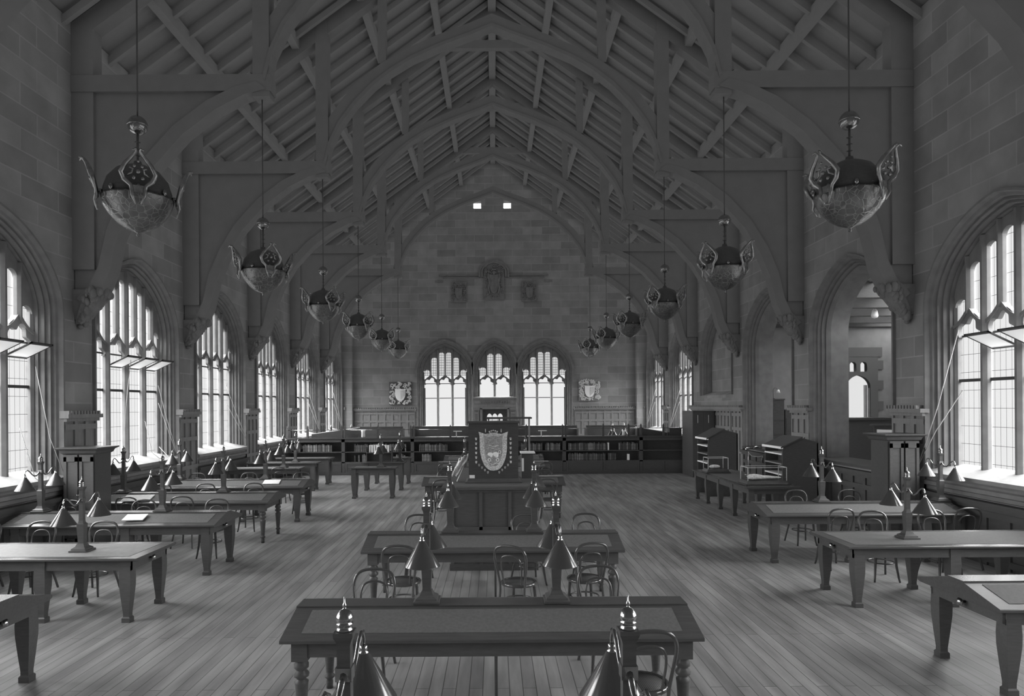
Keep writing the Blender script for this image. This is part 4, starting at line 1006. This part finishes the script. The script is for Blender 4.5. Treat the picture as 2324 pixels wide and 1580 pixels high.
# glass cases on the exhibit table
def case(label, cx, cy, w, d_, h, hb=.10):
    t = thing('glass_exhibit_case', label, 'display case', (cx, cy, .764))
    MB().loft([(0, 0, 0, w/2+.05, d_/2+.05), (0, 0, .03, w/2+.05, d_/2+.05), (0, 0, .035, w/2+.03, d_/2+.03), (0, 0, .06, w/2+.02, d_/2+.02), (0, 0, hb, w/2, d_/2)]).build('plinth', M['wood_top'], t)
    f_ = MB(); e_ = .006
    for sx in (-1, 1):
        for sy in (-1, 1): f_.bc(sx*w/2, sy*d_/2, hb+(h-hb)/2, e_*2, e_*2, h-hb)
        f_.bc(sx*w/2, 0, h, e_*2, d_, e_*2)
    for sy in (-1, 1): f_.bc(0, sy*d_/2, h, w, e_*2, e_*2)
    f_.build('case_edges', M['cord'], t)
    MB().box(-w/2, -d_/2, hb, w/2, d_/2, h).build('glass_cover', M['clear'], t)
    return t
case('large glass exhibit case with a white specimen, nearest on the exhibit table', 5.76, 14.65, .82, .42, .38)
case('small glass exhibit case at the far end of the exhibit table', 5.58, 17.25, .50, .38, .38)
fo = MB(); rd = random.Random(9); prof = [(.05, -.36), (.10, -.28), (.11, -.2), (.10, -.1), (.07, 0), (.06, .1), (.05, .2), (.035, .3), (.02, .37)]
vs = []; fs = []
for i, (r_, x) in enumerate(prof):
    for k in range(12): a = 2*PI*k/12; q = r_*(1+.25*(rd.random()-.5)); vs.append((x, q*1.1*math.cos(a), .03+q*.75*max(-.3, math.sin(a))))
for i in range(len(prof)-1):
    for k in range(12): fs.append((i*12+k, i*12+(k+1) % 12, (i+1)*12+(k+1) % 12, (i+1)*12+k))
fo.add(vs, fs, True); tag(fo.build('white_specimen', M['fossil'], None, (5.76, 14.65, .875)), 'white lumpy cast lying inside the large glass case', 'specimen')
tag(MB().sphere((0, 0, .04), .10, 12, 8, (1.4, .8, .5)).build('pale_specimen', M['fossil'], None, (5.55, 17.25, .875)), 'small pale specimen inside the farther glass case', 'specimen')
tl = thing('swivel_desk_lamp', 'brass lamp with a horizontal tube shade on the exhibit table', 'lamp', (6.15, 16.6, .764))
MB().lathe([(.09, 0), (.09, .02), (.03, .04), (.012, .06), (.012, .62)], 14).build('stem', M['brass'], tl)
MB().tube([(-.04, 0, .66), (.34, 0, .68)], .045, 14).build('tube_shade', M['brass'], tl)
MB().sphere((-.02, 0, .63), .05, 12, 8).build('joint', M['brass'], tl)
MB().tube([(0, 0, .56), (.10, 0, .46), (.25, 0, .44), (.36, 0, .46), (.34, 0, .36)], .006, 6).build('cable', M['cord'], tl)

# ------------------------------------------------------------------ side room furniture
o = thing('card_cabinet', 'dark cabinet in the side room with a gooseneck lamp on it', 'cabinet', (8.75, 20.9, 0)); MB().box(-.25, 0, 0, .12, .6, 2.60).box(-.27, -.02, 2.6, .14, .62, 2.64).build('cabinet_body', M['wood'], o)
for k in range(5): MB().box(-.22, -.015, .3+.42*k, .09, 0, .66+.42*k).build('drawer', M['wood'], o)
o = thing('card_cabinet', 'lower dark cabinet in the side room beside the lamp cabinet', 'cabinet', (9.12, 20.9, 0)); MB().box(-.22, 0, 0, .22, .6, 2.28).box(-.24, -.02, 2.28, .24, .62, 2.31).build('cabinet_body', M['wood'], o)
for k in range(4): MB().box(-.19, -.015, .3+.45*k, .19, 0, .70+.45*k).build('drawer', M['wood'], o)
gl_ = thing('gooseneck_lamp', 'gooseneck lamp with pale bell shade, seen through the farther archway', 'lamp', (8.62, 21.1, 2.64))
MB().lathe([(.06, 0), (.06, .015), (.01, .03)], 12).tube([(0, 0, .02), (0, 0, .28), (.03, 0, .34), (.09, 0, .34), (.14, 0, .29)], .009, 6).build('gooseneck', M['dark_metal'], gl_)
MB().lathe([(.02, .29), (.035, .27), (.06, .19), (.055, .19), (.03, .26)], 14, (.15, 0)).build('lamp_shade', M['white'], gl_)
o = thing('side_room_counter', 'dark high counter standing in the side room beyond the nearer archway', 'counter', (9.60, 17.3, 0)); MB().box(-1.15, 0, 0, 1.15, .7, 2.06).build('counter_body', M['wood'], o); MB().box(-1.2, -.05, 2.06, 1.2, .75, 2.12).build('counter_top', M['wood_top'], o)
o = thing('pale_screen', 'pale curved-bottom screen panel in front of the side room counter', 'screen', (9.15, 15.9, 0))
MB().prism([(-.24, 1.28), (-.16, 1.20), (.0, 1.14), (.26, 1.08), (.26, 1.86), (-.24, 1.88)], 'y', 0, .02).build('screen_panel', M['card'], o)
MB().box(-.30, .02, 0, .34, .06, 1.96).box(-.36, -.03, 1.96, .40, .12, 2.0).build('screen_frame', M['wood'], o)
hl = thing('hanging_lamp', 'small hanging glass lamp in the side room', 'lamp', (10.15, 18.2, 4.80)); MB().lathe([(.02, .22), (.06, .16), (.09, .02), (.07, -.03), (0, -.05)], 14).build('glass_shade', M['white'], hl)
MB().tube([(0, 0, .2), (0, 0, .60)], .008, 6).build('hanging_rod', M['dark_metal'], hl)

# ------------------------------------------------------------------ heraldic panels on the far wall
def crest(name, label, cx, cz, w, h, plate, relief, fine, y=YE, arched=False, seed=1, sup=False):
    t = thing(name, label, 'coat of arms', (cx, y-.115, cz))
    if arched: pts = [(u, z-cz+0) for u, z in outline(w/2, cz-h/2, cz+h/2-.42, .42, 8)]; MB().prism(pts, 'y', .04, .10).build('back_plate', plate, t)
    else: MB().box(-w/2, .04, -h/2, w/2, .10, h/2).build('back_plate', plate, t)
    s = ext(shield_pts(w*.25, h*.54), 0, -h*.06, -.03, .05).build('shield', fine, t)
    MB().prism([(.02, h*.12), (w*.20, h*.14), (w*.20, -h*.1), (.02, -h*.26)], 'y', -.045, -.025).build('shield_charge', relief, s)
    rd = random.Random(seed); m_ = MB()
    for k in range(110):
        x = (rd.random()-.5)*w*.88; z = (rd.random()-.5)*h*.88
        if abs(x) < w*.27 and -h*.36 < z < h*.2: continue
        a = rd.random()*6.28; r_ = w*(.03+.04*rd.random())
        m_.tube([(x+r_*math.cos(a+q*.9), .03-.02*rd.random(), z+r_*math.sin(a+q*.9)*1.1) for q in range(5)], w*.03, 6)
    m_.build('mantling', relief, t)
    if sup:
        for sx in (-1, 1):
            q = MB(); q.tube([(sx*w*.20, .0, -h*.34), (sx*w*.26, 0, -h*.18), (sx*w*.20, -.02, 0), (sx*w*.28, -.02, h*.12), (sx*w*.26, -.02, h*.22)], [w*.03, w*.05, w*.06, w*.05, w*.045], 8); q.sphere((sx*w*.24, -.03, h*.26), w*.06, 8, 6)
            q.build('supporter', relief, t)
        q = MB(); q.sphere((0, -.02, h*.24), w*.09, 10, 8); q.box(-w*.1, -.05, h*.30, w*.1, .04, h*.34); q.sphere((0, -.02, h*.40), w*.04, 8, 6); q.build('helm', relief, t)
    return t
crest('heraldic_panel', 'pale carved coat of arms on the far wall, left of the windows', -4.72, 3.13, 1.13, 1.15, M['quoin'], M['relief'], M['card'], seed=2)
crest('heraldic_panel', 'pale carved coat of arms with blank square shield, right of the windows', 4.79, 3.24, 1.08, 1.10, M['stone_light'], M['relief'], M['card'], seed=4)
crest('carved_stone_arms', 'small dim carved arms high on the far wall, left niche', -1.75, 8.20, .78, 1.02, M['roof_wood'], M['stone'], M['stone'], seed=6)
crest('carved_stone_arms', 'small dim carved arms high on the far wall, right niche', 1.80, 8.22, .78, 1.02, M['roof_wood'], M['stone'], M['stone'], seed=8)
arms = crest('carved_royal_arms', 'dim arched carving with two supporters high in the middle of the far wall', 0.02, 8.72, 1.04, 1.85, M['roof_wood'], M['stone'], M['stone'], arched=True, seed=10, sup=True)
h_ = MB(); hood(h_, .60, 9.2, .50); hood(h_, .72, 9.2, .60); h_.build('hood_mould', M['stone'], arms, (0, .115, -8.72))
